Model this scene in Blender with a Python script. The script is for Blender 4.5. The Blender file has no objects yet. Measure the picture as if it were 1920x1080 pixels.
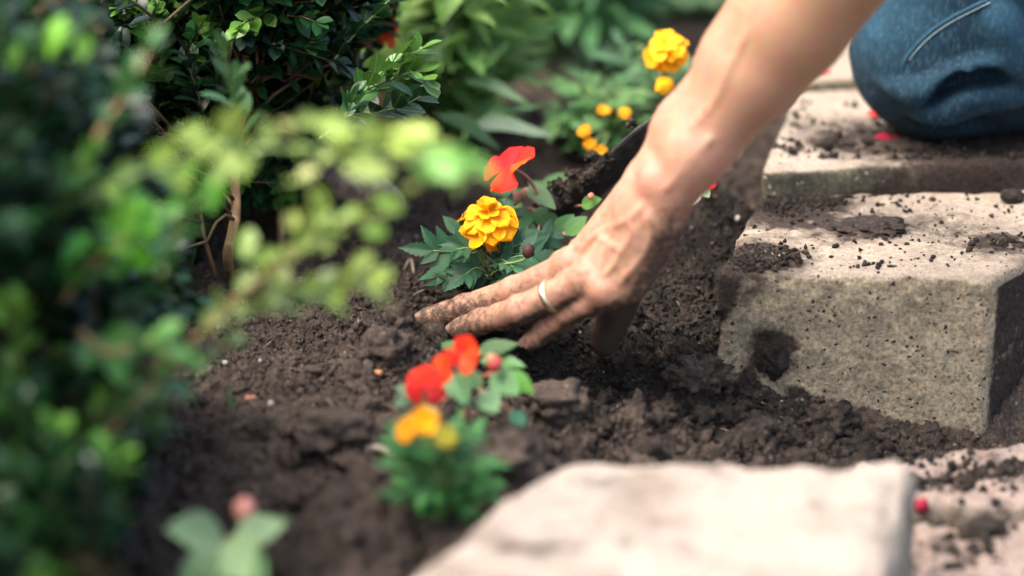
import bpy, math, random
import numpy as np
from mathutils import Vector, Matrix
R = math.radians
rng = np.random.default_rng(7)
random.seed(7)
sc = bpy.context.scene
COL = sc.collection

# ------------------------------------------------------------------ camera, world, sun, exposure
CAM_H, PITCH, LENS = 0.58, 20.0, 85.0
cd = bpy.data.cameras.new('camera'); cam = bpy.data.objects.new('camera', cd); COL.objects.link(cam)
cam.location = (0, 0, CAM_H); cam.rotation_euler = (R(90 - PITCH), 0, 0)
cd.lens = LENS; cd.sensor_width = 36; cd.clip_start = 0.05; cd.clip_end = 400
cd.dof.use_dof = True; cd.dof.focus_distance = 1.625; cd.dof.aperture_fstop = 2.35; cd.dof.aperture_blades = 0
sc.camera = cam
SUN_EL, SUN_AZ = 62.0, -108.0       # azimuth measured from +Y towards +X
w = bpy.data.worlds.new('World'); sc.world = w; w.use_nodes = True
nt = w.node_tree; nt.nodes.clear()
sky = nt.nodes.new('ShaderNodeTexSky'); sky.sky_type = 'NISHITA'; sky.sun_disc = False
sky.sun_elevation = R(SUN_EL); sky.sun_rotation = R(SUN_AZ); sky.dust_density = 6.0; sky.air_density = 1.0; sky.ozone_density = 0.6
bg = nt.nodes.new('ShaderNodeBackground'); bg.inputs[1].default_value = 0.15
wo = nt.nodes.new('ShaderNodeOutputWorld')
nt.links.new(sky.outputs[0], bg.inputs[0]); nt.links.new(bg.outputs[0], wo.inputs[0])
sd = bpy.data.lights.new('sun', 'SUN'); sun = bpy.data.objects.new('sun', sd); COL.objects.link(sun)
sd.energy = 1.25; sd.angle = R(48); sd.color = (1.0, 0.95, 0.885)
_s = Vector((math.sin(R(SUN_AZ)) * math.cos(R(SUN_EL)), math.cos(R(SUN_AZ)) * math.cos(R(SUN_EL)), math.sin(R(SUN_EL))))
sun.rotation_euler = _s.to_track_quat('Z', 'Y').to_euler()
sc.view_settings.view_transform = 'Standard'; sc.view_settings.look = 'None'
sc.view_settings.gamma = 1; sc.view_settings.use_curve_mapping = False
sc.view_settings.exposure = 1.74
sc.render.engine = 'CYCLES'
sc.cycles.use_denoising = True
try: sc.cycles.denoiser = 'OPENIMAGEDENOISE'
except Exception: pass
sc.cycles.max_bounces = 6; sc.cycles.diffuse_bounces = 3; sc.cycles.transmission_bounces = 3
sc.cycles.use_adaptive_sampling = True; sc.cycles.adaptive_threshold = 0.02

# ------------------------------------------------------------------ pixel rays (photo pixels, 1920 wide) used to look up real positions
_F = 1920 * LENS / 36.0
_sp, _cp = math.sin(R(PITCH)), math.cos(R(PITCH))
def ray(px, py):
    u, v = (px - 960) / _F, (540 - py) / _F
    return np.array([u, _cp + v * _sp, -_sp + v * _cp])
O = np.array([0, 0, CAM_H])
def PD(px, py, d): return O + ray(px, py) * d                 # at view depth d
def PZ(px, py, z): r = ray(px, py); return O + r * ((z - CAM_H) / r[2])
def PY(px, py, y): r = ray(px, py); return O + r * (y / r[1])
def proj(p):
    p = np.asarray(p, float) - O
    d = p[..., 1] * _cp - p[..., 2] * _sp
    v = p[..., 1] * _sp + p[..., 2] * _cp
    return 960 + p[..., 0] / d * _F, 540 - v / d * _F, d

# ------------------------------------------------------------------ noise
_perm = rng.permutation(256).astype(np.int32); _perm = np.concatenate([_perm, _perm, _perm])
_g3 = rng.normal(size=(256, 3)).astype(np.float32); _g3 /= np.linalg.norm(_g3, axis=1)[:, None]
def pn3(x, y, z):
    x = np.asarray(x, np.float32); y = np.asarray(y, np.float32); z = np.asarray(z, np.float32)
    x, y, z = np.broadcast_arrays(x, y, z)
    xi, yi, zi = np.floor(x), np.floor(y), np.floor(z)
    xf, yf, zf = x - xi, y - yi, z - zi
    X, Y, Z = xi.astype(np.int32) & 255, yi.astype(np.int32) & 255, zi.astype(np.int32) & 255
    fu = lambda t: t * t * t * (t * (t * 6 - 15) + 10)
    U, V, W = fu(xf), fu(yf), fu(zf)
    def g(i, j, k):
        h = _perm[_perm[_perm[(X + i) & 255] + ((Y + j) & 255)] + ((Z + k) & 255)] & 255
        G = _g3[h]
        return G[..., 0] * (xf - i) + G[..., 1] * (yf - j) + G[..., 2] * (zf - k)
    l = lambda a, b, t: a + (b - a) * t
    return 1.6 * l(l(l(g(0,0,0), g(1,0,0), U), l(g(0,1,0), g(1,1,0), U), V),
                   l(l(g(0,0,1), g(1,0,1), U), l(g(0,1,1), g(1,1,1), U), V), W)
def fbm(x, y, z=0.0, o=4, s=1.0, rough=0.5):
    a, t, f = 1.0, 0.0, s
    for i in range(o):
        t = t + a * pn3(x * f + 17.3 * i, y * f - 9.1 * i, z * f + 5.7 * i); a *= rough; f *= 2.03
    return t
_rnd = rng.random((256, 4)).astype(np.float32)
def lumps(x, y, cell, seed=0, fill=0.75, rmin=.35, rmax=.8):
    """hemispherical lumps of random size scattered on a jittered lattice"""
    x = x / cell + seed * 13.7; y = y / cell - seed * 7.3
    xi, yi = np.floor(x).astype(np.int32), np.floor(y).astype(np.int32)
    best = np.zeros(np.shape(x), np.float32)
    for i in (-1, 0, 1):
        for j in (-1, 0, 1):
            h = _perm[_perm[(xi + i) & 255] + ((yi + j) & 255)] & 255
            q = _rnd[h]
            cx, cy = xi + i + q[..., 0], yi + j + q[..., 1]
            r = rmin + (rmax - rmin) * q[..., 2] ** 2
            r = np.where(q[..., 3] < fill, r, 0)
            d2 = (x - cx) ** 2 + (y - cy) ** 2
            best = np.maximum(best, np.sqrt(np.maximum(r * r - d2, 0)))
    return best * cell
def sstep(a, b, x):
    t = np.clip((x - a) / (b - a), 0, 1); return t * t * (3 - 2 * t)

# ------------------------------------------------------------------ object helpers
WM = {}
def link(name, me, mat=None, parent=None, M=None, color=None):
    o = bpy.data.objects.new(name, me); COL.objects.link(o)
    if mat is not None and me is not None and len(me.materials) == 0: me.materials.append(mat)
    M = M if M is not None else (WM[parent.name].copy() if (parent is not None and me is not None and False) else Matrix())
    if parent is not None:
        o.parent = parent; o.matrix_basis = WM[parent.name].inverted() @ M
    else:
        o.matrix_basis = M
    WM[o.name] = M
    if color is not None: o.color = (*color, 1.0) if len(color) == 3 else color
    return o
def thing(name, label, cat, loc, group=None):
    o = link(name, None, M=Matrix.Translation(Vector([float(c) for c in loc])))
    o.empty_display_size = 0.02
    return tag(o, label, cat, group)
def tag(o, label=None, cat=None, group=None, kind=None):
    if label: o['label'] = label
    if cat: o['category'] = cat
    if group: o['group'] = group
    if kind: o['kind'] = kind
    return o
def mesh_np(name, V, Fc, smooth=True, col=None, mat=None):
    """V (n,3); Fc (m,3|4) int array or list of such arrays"""
    me = bpy.data.meshes.new(name)
    Fs = Fc if isinstance(Fc, list) else [Fc]
    Fs = [np.asarray(f, np.int32) for f in Fs if len(f)]
    V = np.asarray(V, np.float32)
    me.vertices.add(len(V)); me.vertices.foreach_set('co', V.ravel())
    nl = sum(f.size for f in Fs); nf = sum(len(f) for f in Fs)
    me.loops.add(nl); me.loops.foreach_set('vertex_index', np.concatenate([f.ravel() for f in Fs]))
    me.polygons.add(nf)
    tot = np.concatenate([np.full(len(f), f.shape[1], np.int32) for f in Fs])
    st = np.concatenate([[0], np.cumsum(tot)[:-1]]).astype(np.int32)
    me.polygons.foreach_set('loop_start', st); me.polygons.foreach_set('loop_total', tot)
    me.polygons.foreach_set('use_smooth', np.full(nf, bool(smooth)))
    if col is not None:
        a = me.color_attributes.new('Col', 'FLOAT_COLOR', 'POINT')
        c = np.ones((len(V), 4), np.float32); c[:, :col.shape[1]] = col
        a.data.foreach_set('color', c.ravel())
    me.update(); me.validate()
    if mat is not None: me.materials.append(mat)
    return me
class MB:
    def __init__(s): s.V = []; s.Q = []; s.T = []; s.C = []; s.n = 0
    def add(s, V, Q=None, T=None, c=None):
        V = np.asarray(V, float); s.V.append(V)
        if Q is not None and len(Q): s.Q.append(np.asarray(Q) + s.n)
        if T is not None and len(T): s.T.append(np.asarray(T) + s.n)
        s.C.append(np.tile(np.asarray(c if c is not None else (1, 1, 1), float)[None, :3], (len(V), 1)) if (c is None or np.ndim(c) == 1) else np.asarray(c, float))
        s.n += len(V); return s
    def tube(s, P, r, sides=7, c=None, jit=0.0):
        P = np.asarray(P, float); n = len(P); r = np.broadcast_to(np.asarray(r, float), (n,)).copy()
        T = np.gradient(P, axis=0); T /= np.linalg.norm(T, axis=1)[:, None] + 1e-12
        up = np.array([0, 0, 1.0]) if abs(T[0][2]) < .9 else np.array([1.0, 0, 0])
        a = np.cross(T[0], up); a /= np.linalg.norm(a); V = []
        for i in range(n):
            a = a - T[i] * a.dot(T[i]); a /= np.linalg.norm(a); b = np.cross(T[i], a)
            for k in range(sides):
                th = 2 * math.pi * k / sides
                V.append(P[i] + (a * math.cos(th) + b * math.sin(th)) * r[i] * (1 + jit * (random.random() - .5)))
        V += [P[0], P[-1]]
        Q = [(i * sides + k, i * sides + (k + 1) % sides, (i + 1) * sides + (k + 1) % sides, (i + 1) * sides + k) for i in range(n - 1) for k in range(sides)]
        T3 = [(n * sides, (k + 1) % sides, k) for k in range(sides)] + [(n * sides + 1, (n - 1) * sides + k, (n - 1) * sides + (k + 1) % sides) for k in range(sides)]
        return s.add(V, Q, T3, c)
    def mesh(s, name, mat=None, smooth=True):
        F = []
        if s.Q: F.append(np.concatenate(s.Q))
        if s.T: F.append(np.concatenate(s.T))
        return mesh_np(name, np.concatenate(s.V), F, smooth, np.concatenate(s.C), mat)
    def build(s, name, mat, parent=None, smooth=True, origin=None):
        """world-space geometry -> object whose origin sits at `origin` (or the parent's)"""
        M = Matrix.Translation(Vector([float(v) for v in origin])) if origin is not None else (Matrix.Translation(WM[parent.name].translation) if parent is not None else Matrix())
        t = np.array(M.translation); s.V = [v - t for v in s.V]
        return link(name, s.mesh(name, mat, smooth), None, parent, M)
def spline(P, n):
    """Catmull-Rom through P, n samples"""
    P = np.asarray(P, float); m = len(P)
    if m < 3: return np.array([P[0] + (P[-1] - P[0]) * t for t in np.linspace(0, 1, n)])
    Q = np.vstack([2 * P[0] - P[1], P, 2 * P[-1] - P[-2]]); out = []
    for t in np.linspace(0, m - 1 - 1e-6, n):
        i = int(t); f = t - i; p0, p1, p2, p3 = Q[i:i + 4]
        out.append(.5 * ((2 * p1) + (-p0 + p2) * f + (2 * p0 - 5 * p1 + 4 * p2 - p3) * f * f + (-p0 + 3 * p1 - 3 * p2 + p3) * f ** 3))
    return np.array(out)
def nrm(v): v = np.asarray(v, float); return v / (np.linalg.norm(v) + 1e-12)
def frame(pos, d, n, s=1.0):
    """Y along d, Z near n"""
    y = nrm(d); n = np.asarray(n, float); z = n - y * n.dot(y)
    if np.linalg.norm(z) < 1e-5: z = np.cross(y, (1, .3, 0))
    z = nrm(z); x = np.cross(y, z)
    M = np.eye(4); M[:3, 0] = x * s; M[:3, 1] = y * s; M[:3, 2] = z * s; M[:3, 3] = pos
    return M
def MM(M): return Matrix(M.tolist())

# ------------------------------------------------------------------ materials
def nmat(name):
    m = bpy.data.materials.new(name); m.use_nodes = True; t = m.node_tree; t.nodes.clear()
    out = t.nodes.new('ShaderNodeOutputMaterial'); b = t.nodes.new('ShaderNodeBsdfPrincipled')
    t.links.new(b.outputs[0], out.inputs[0]); return m, t, b, out
def N(t, ty, **k):
    n = t.nodes.new(ty)
    for a, v in k.items():
        if a.startswith('i_'):
            n.inputs[int(a[2:]) if a[2:].isdigit() else a[2:].replace('_', ' ')].default_value = v
        else: setattr(n, a, v)
    return n
def ramp(t, fac, stops):
    r = t.nodes.new('ShaderNodeValToRGB'); t.links.new(fac, r.inputs[0]); e = r.color_ramp.elements
    while len(e) < len(stops): e.new(.5)
    for el, (p, c) in zip(e, stops): el.position = p; el.color = (*c, 1) if len(c) == 3 else c
    return r.outputs[0]
def mix(t, a, b, f, mode='MIX'):
    m = t.nodes.new('ShaderNodeMix'); m.data_type = 'RGBA'; m.blend_type = mode
    for s, v in ((0, f), (6, a), (7, b)):
        if isinstance(v, (int, float)): m.inputs[s].default_value = v
        elif isinstance(v, (tuple, list)): m.inputs[s].default_value = (*v, 1)
        else: t.links.new(v, m.inputs[s])
    return m.outputs[2]
def noise(t, vec, scale, detail=4, rough=.55, dist=0.0):
    n = N(t, 'ShaderNodeTexNoise'); n.inputs['Scale'].default_value = scale; n.inputs['Detail'].default_value = detail
    n.inputs['Roughness'].default_value = rough; n.inputs['Distortion'].default_value = dist
    t.links.new(vec, n.inputs['Vector']); return n.outputs['Fac']
def voro(t, vec, scale, out='Distance', feature='F1'):
    n = N(t, 'ShaderNodeTexVoronoi', feature=feature); n.inputs['Scale'].default_value = scale
    t.links.new(vec, n.inputs['Vector']); return n.outputs[out]
def bump(t, b, h, dist, strength=1.0, prev=None):
    n = N(t, 'ShaderNodeBump'); n.inputs['Strength'].default_value = strength; n.inputs['Distance'].default_value = dist
    t.links.new(h, n.inputs['Height'])
    if prev is not None: t.links.new(prev, n.inputs['Normal'])
    t.links.new(n.outputs[0], b.inputs['Normal']); return n.outputs[0]
def geo(t): return N(t, 'ShaderNodeNewGeometry').outputs['Position']
def objc(t): return N(t, 'ShaderNodeTexCoord').outputs['Object']
def math_(t, op, a, b=0.0):
    n = N(t, 'ShaderNodeMath', operation=op)
    for i, v in enumerate((a, b)):
        if isinstance(v, (int, float)): n.inputs[i].default_value = v
        else: t.links.new(v, n.inputs[i])
    return n.outputs[0]
def foliage(name, attr, rough=.4, trans=.25, spec=.5, sheen=0, vein=True):
    m, t, b, out = nmat(name)
    if attr: c = N(t, 'ShaderNodeVertexColor', layer_name='Col').outputs[0]
    else: c = N(t, 'ShaderNodeObjectInfo').outputs['Color']
    g = geo(t)
    n1 = noise(t, g, 60, 3)
    c2 = mix(t, c, (0, 0, 0), .0)
    hv = N(t, 'ShaderNodeHueSaturation'); t.links.new(c, hv.inputs['Color'])
    t.links.new(math_(t, 'ADD', math_(t, 'MULTIPLY', n1, .7), .65), hv.inputs['Value'])
    cc = hv.outputs[0]
    if vein and not attr:
        oc = N(t, 'ShaderNodeTexCoord').outputs['Object']; sx = N(t, 'ShaderNodeSeparateXYZ'); t.links.new(oc, sx.inputs[0])
        ax = math_(t, 'ABSOLUTE', sx.outputs[0])
        mr = math_(t, 'LESS_THAN', ax, .00035)
        cc = mix(t, cc, (.25, .38, .15), math_(t, 'MULTIPLY', mr, .35))
        wv = math_(t, 'SINE', math_(t, 'MULTIPLY', math_(t, 'SUBTRACT', sx.outputs[1], math_(t, 'MULTIPLY', ax, .8)), 2200))
        bump(t, b, wv, .00012, .5)
    t.links.new(cc, b.inputs['Base Color'])
    b.inputs['Roughness'].default_value = rough; b.inputs['Specular IOR Level'].default_value = spec
    tr = N(t, 'ShaderNodeBsdfTranslucent'); t.links.new(mix(t, cc, (1, 1, .35), .25, 'MULTIPLY'), tr.inputs[0])
    ms = N(t, 'ShaderNodeMixShader'); ms.inputs[0].default_value = trans
    t.links.new(b.outputs[0], ms.inputs[1]); t.links.new(tr.outputs[0], ms.inputs[2]); t.links.new(ms.outputs[0], out.inputs[0])
    return m
M_leaf = foliage('leaf_green', False); M_leafs = foliage('leaf_green_mass', True)
M_boxleaf = foliage('boxwood_leaf', False, .34, .22, .42); M_boxleafs = foliage('boxwood_leaf_mass', True, .36, .2, .4)
M_soft = foliage('soft_leaf', False, .55, .42, .35)
M_petal = foliage('petal', False, .6, .22, .25, vein=False)

def simple(name, c1, c2, scale, rough=.8, bd=0, bs=200, spec=.3, metal=0, world=True):
    m, t, b, out = nmat(name); g = geo(t) if world else objc(t)
    f = noise(t, g, scale, 5)
    t.links.new(ramp(t, f, [(.3, c1), (.7, c2)]), b.inputs['Base Color'])
    b.inputs['Roughness'].default_value = rough; b.inputs['Specular IOR Level'].default_value = spec; b.inputs['Metallic'].default_value = metal
    if bd: bump(t, b, noise(t, g, bs, 5, .65), bd)
    return m
M_twig = simple('twig_bark', (.05, .035, .015), (.13, .09, .04), 90, .8)
M_bark = simple('bark', (.16, .09, .04), (.42, .27, .13), 90, .8, .001, 260)
M_stem = simple('green_stem', (.10, .17, .05), (.2, .3, .1), 80, .5)
M_redstem = simple('pink_stem', (.35, .13, .09), (.5, .25, .17), 80, .45)

def soil_mat(name, attr=True):
    m, t, b, out = nmat(name); g = geo(t)
    big = noise(t, g, 9, 3); mid = noise(t, g, 70, 4, .6); fine = noise(t, g, 420, 4, .65)
    dark = ramp(t, fine, [(.3, (.009, .0072, .0055)), (.6, (.030, .0230, .0170)), (.82, (.10, .078, .060))])
    dry = ramp(t, fine, [(.28, (.034, .025, .019)), (.58, (.145, .107, .083)), (.8, (.31, .245, .195))])
    va = N(t, 'ShaderNodeVertexColor', layer_name='Col').outputs[0]
    sp = N(t, 'ShaderNodeSeparateColor'); t.links.new(va, sp.inputs[0])
    f = math_(t, 'ADD', sp.outputs[0], math_(t, 'MULTIPLY', math_(t, 'SUBTRACT', mid, .5), 1.6))
    f = N(t, 'ShaderNodeClamp'); f = None or f
    src = math_(t, 'ADD', sp.outputs[0], math_(t, 'MULTIPLY', math_(t, 'SUBTRACT', mid, .5), 2.6)); t.links.new(src, f.inputs[0])
    c = mix(t, dark, dry, f.outputs[0])
    # pale grit grains
    vd = voro(t, g, 260, 'Color'); vs = N(t, 'ShaderNodeSeparateColor'); t.links.new(vd, vs.inputs[0])
    dd = voro(t, g, 260)
    gr = math_(t, 'MULTIPLY', math_(t, 'GREATER_THAN', vs.outputs[0], .965), math_(t, 'LESS_THAN', dd, .28))
    c = mix(t, c, (.34, .28, .22), gr)
    t.links.new(c, b.inputs['Base Color']); b.inputs['Roughness'].default_value = .82; b.inputs['Specular IOR Level'].default_value = .28
    p = bump(t, b, noise(t, g, 330, 6, .75), .0034, 1.0)
    bump(t, b, noise(t, g, 1000, 4, .75), .0014, 1.0, p)
    return m
M_soil = soil_mat('soil')
# ------------------------------------------------------------------ soil bed
def gx(px, py, z=0.0): p = PZ(px, py, z); return p[0], p[1]
_feat = []   # (x, y, amp, sx, sy)
def feat(px, py, amp, sx, sy, z=0.0): x, y = gx(px, py, z); _feat.append((x, y, amp, sx, sy))
feat(1345, 470, .028, .03, .085)        # bank heaped against the left side of the big block
feat(1135, 650, -.026, .055, .045)        # hollow scooped under the hand
feat(985, 655, -.022, .045, .035)
feat(720, 655, .012, .022, .022)         # clod left of the fingers
feat(620, 800, .014, .03, .022)
feat(700, 560, .008, .04, .03)
feat(1300, 700, .008, .03, .02, -.02)
feat(960, 850, .020, .035, .045, -.01)   # mound beside the near block
feat(900, 900, .012, .035, .05, -.01)
feat(560, 400, .012, .06, .06)
feat(1060, 250, .016, .07, .06)
feat(1200, 60, .02, .12, .1)
def base_h(x, y):
    h = 0.004 * fbm(x, y, 0, 3, 9.0) 
    # the bed falls away in front of the block
    fr = sstep(1.54, 1.40, y - .25 * np.clip(x - .13, -.1, .2) + .012 * pn3(x * 14, y * 14, 2.2)) * sstep(-.08, .14, x)
    h = h - (.046 + .15 * np.clip(x - .13, 0, .18)) * fr
    h = h - .012 * sstep(1.45, 1.25, y)
    for (fx, fy, a, sx, sy) in _feat:
        h = h + a * np.exp(-((x - fx) / sx) ** 2 - ((y - fy) / sy) ** 2)
    return h
def soil_h(x, y, fine=True):
    x = np.asarray(x, np.float32); y = np.asarray(y, np.float32)
    wx = x + .008 * pn3(x * 45, y * 45, 3.3) + .0035 * pn3(x * 150, y * 150, 9.3)
    wy = y + .008 * pn3(x * 45, y * 45, 7.9) + .0035 * pn3(x * 150, y * 150, 1.3)
    h = base_h(x, y)
    far = sstep(4, 2.6, np.hypot(x, y))
    rough = np.clip(.85 + .5 * fbm(x, y, 2.0, 2, 7.0) + .45 * sstep(1.46, 1.36, y), .4, 1.7) * far
    h = h + rough * (.34 * lumps(wx, wy, .050, 1, .40) + .40 * lumps(wx, wy, .021, 2, .5) + .30 * lumps(wx, wy, .0095, 3, .5) - .0060 * np.abs(fbm(x, y, 6.0, 4, 32, .6)))
    if fine:
        h = h + far * (.38 * lumps(wx, wy, .0045, 4, .6) + .0022 * fbm(x, y, 0, 2, 300, .7) - .0062 * np.abs(fbm(x, y, .4, 4, 85, .65)))
    return h
def dryness(x, y):
    """moist, freshly dug earth round the hand and along the blocks; drier crumbs elsewhere"""
    hx, hy = gx(1120, 600)
    d = np.exp(-((x - hx) / .15) ** 2 - ((y - hy) / .11) ** 2)
    d2 = np.exp(-((x - .13) / .10) ** 2 - ((y - 1.58) / .28) ** 2)
    d3 = np.exp(-((x - .26) / .16) ** 2 - ((y - 1.42) / .05) ** 2) * .8
    return np.clip(.98 - 1.1 * np.maximum(np.maximum(d, d2), d3) + .35 * fbm(x, y, 1.0, 3, 11), 0, 1)
def steps(a, b, s): return list(np.arange(a, b, s))
xs = np.array([-90, -40, -18, -9, -5, -3, -2, -1.5, -1.2] + steps(-1.0, -.62, .02) + steps(-.62, -.36, .004) + steps(-.36, .36, .0014) + steps(.36, .62, .004) + steps(.62, 1.0, .02) + [1.2, 1.5, 2, 3, 5, 9, 18, 40, 90])
ys = np.array([-90, -30, -10, -4, -1, 0, .4] + steps(.6, .98, .02) + steps(.98, 1.32, .0026) + steps(1.32, 1.74, .00125) + steps(1.74, 1.95, .002) + steps(1.95, 2.4, .0034) + steps(2.4, 3.1, .012) + [3.2, 3.4, 3.8, 4.4, 5.5, 8, 14, 30, 90])
X, Y = np.meshgrid(xs, ys)
Zs = soil_h(X, Y)
nx, ny = len(xs), len(ys)
V = np.stack([X, Y, Zs], -1).reshape(-1, 3)
ii = (np.arange(ny - 1)[:, None] * nx + np.arange(nx - 1)[None, :]).ravel()
Q = np.stack([ii, ii + 1, ii + nx + 1, ii + nx], 1)
dr = dryness(X, Y).reshape(-1, 1)
me = mesh_np('soil', V, Q, True, np.repeat(dr, 3, 1), M_soil)
soil = tag(link('soil', me), 'dark crumbly garden soil of the flower bed', kind='structure')
m, t, b, out = nmat('lawn'); g = geo(t)
t.links.new(ramp(t, noise(t, g, 30, 6, .7), [(.3, (.03, .06, .015)), (.7, (.10, .16, .05))]), b.inputs['Base Color']); b.inputs['Roughness'].default_value = .9
lv, lq = [], []
for (x0, x1, y0, y1) in ((-90, 90, 3.3, 90),):
    nn = 60
    gxx = np.concatenate([np.linspace(-90, -3, 12), np.linspace(-2.9, 2.9, 40), np.linspace(3, 90, 12)]); gyy = np.concatenate([np.linspace(3.3, 6, 30), np.linspace(6.5, 90, 20)])
    A, B = np.meshgrid(gxx, gyy); lv = np.stack([A, B, .045 + .012 * fbm(A, B, 0, 3, 1.3) - .06 * sstep(3.5, 3.3, B)], -1).reshape(-1, 3)
    i2 = (np.arange(len(gyy) - 1)[:, None] * len(gxx) + np.arange(len(gxx) - 1)[None, :]).ravel(); lq = np.stack([i2, i2 + 1, i2 + len(gxx) + 1, i2 + len(gxx)], 1)
tag(link('lawn', mesh_np('lawn', lv, lq, True, None, m)), 'short green lawn beyond the flower bed', kind='structure')

# ------------------------------------------------------------------ crumbs
def ico(sub):
    import bmesh
    bm = bmesh.new(); bmesh.ops.create_icosphere(bm, subdivisions=sub, radius=1)
    V = np.array([v.co[:] for v in bm.verts]); F = np.array([[v.index for v in f.verts] for f in bm.faces]); bm.free(); return V, F
ICO1, ICO2, ICO3 = ico(1), ico(2), ico(3)
def rock_variants(base, n, amp, freq=1.6):
    V, F = base; out = []
    for k in range(n):
        o = k * 9.7
        r = 1 + amp * fbm(V[:, 0] + o, V[:, 1] - o, V[:, 2], 3, freq)
        out.append(V * r[:, None] * rng.uniform(.75, 1.2, 3))
    return out, F
def scatter(name, P, S, variants, F, cols, mat, parent=None, tilt=True):
    """P (n,3) centres, S radii -> one joined mesh"""
    n = len(P); nv = len(variants[0]); vi = rng.integers(0, len(variants), n); VV = np.stack(variants)[vi]
    q = rng.normal(size=(n, 4)); q /= np.linalg.norm(q, axis=1)[:, None]; a, b_, c, d = q.T
    Rm = np.stack([np.stack([1-2*(c*c+d*d), 2*(b_*c-a*d), 2*(b_*d+a*c)], -1), np.stack([2*(b_*c+a*d), 1-2*(b_*b_+d*d), 2*(c*d-a*b_)], -1), np.stack([2*(b_*d-a*c), 2*(c*d+a*b_), 1-2*(b_*b_+c*c)], -1)], 1)
    W = np.einsum('nij,nvj->nvi', Rm, VV) * S[:, None, None] + P[:, None, :]
    FF = F[None] + (np.arange(n) * nv)[:, None, None]
    C = np.repeat(cols[:, None, :], nv, 1).reshape(-1, cols.shape[1])
    org = (0, 0, 0) if parent is None else np.array(WM[parent.name].translation)
    me = mesh_np(name, W.reshape(-1, 3) - org, FF.reshape(-1, F.shape[1]), True, C, mat)
    return link(name, me, None, parent, Matrix.Translation(Vector(org)) if parent is not None else None)
rv1, F1 = rock_variants(ICO1, 24, .9, 2.2); rv2, F2 = rock_variants(ICO2, 16, .6, 1.5); rv3, F3 = rock_variants(ICO3, 10, .75, 1.9)

# block footprints (filled below); crumbs keep off them
BLOCKS = []   # (corner array 4x2, ztop)
def inside(poly, x, y, grow=0.0):
    r = np.ones(np.shape(x), bool); c = poly.mean(0)
    for i in range(4):
        a, b_ = poly[i], poly[(i + 1) % 4]; e = b_ - a; nn = np.array([e[1], -e[0]]) / np.linalg.norm(e)
        if nn.dot(c - a) > 0: nn = -nn
        r &= ((x - a[0]) * nn[0] + (y - a[1]) * nn[1]) < grow
    return r

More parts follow.
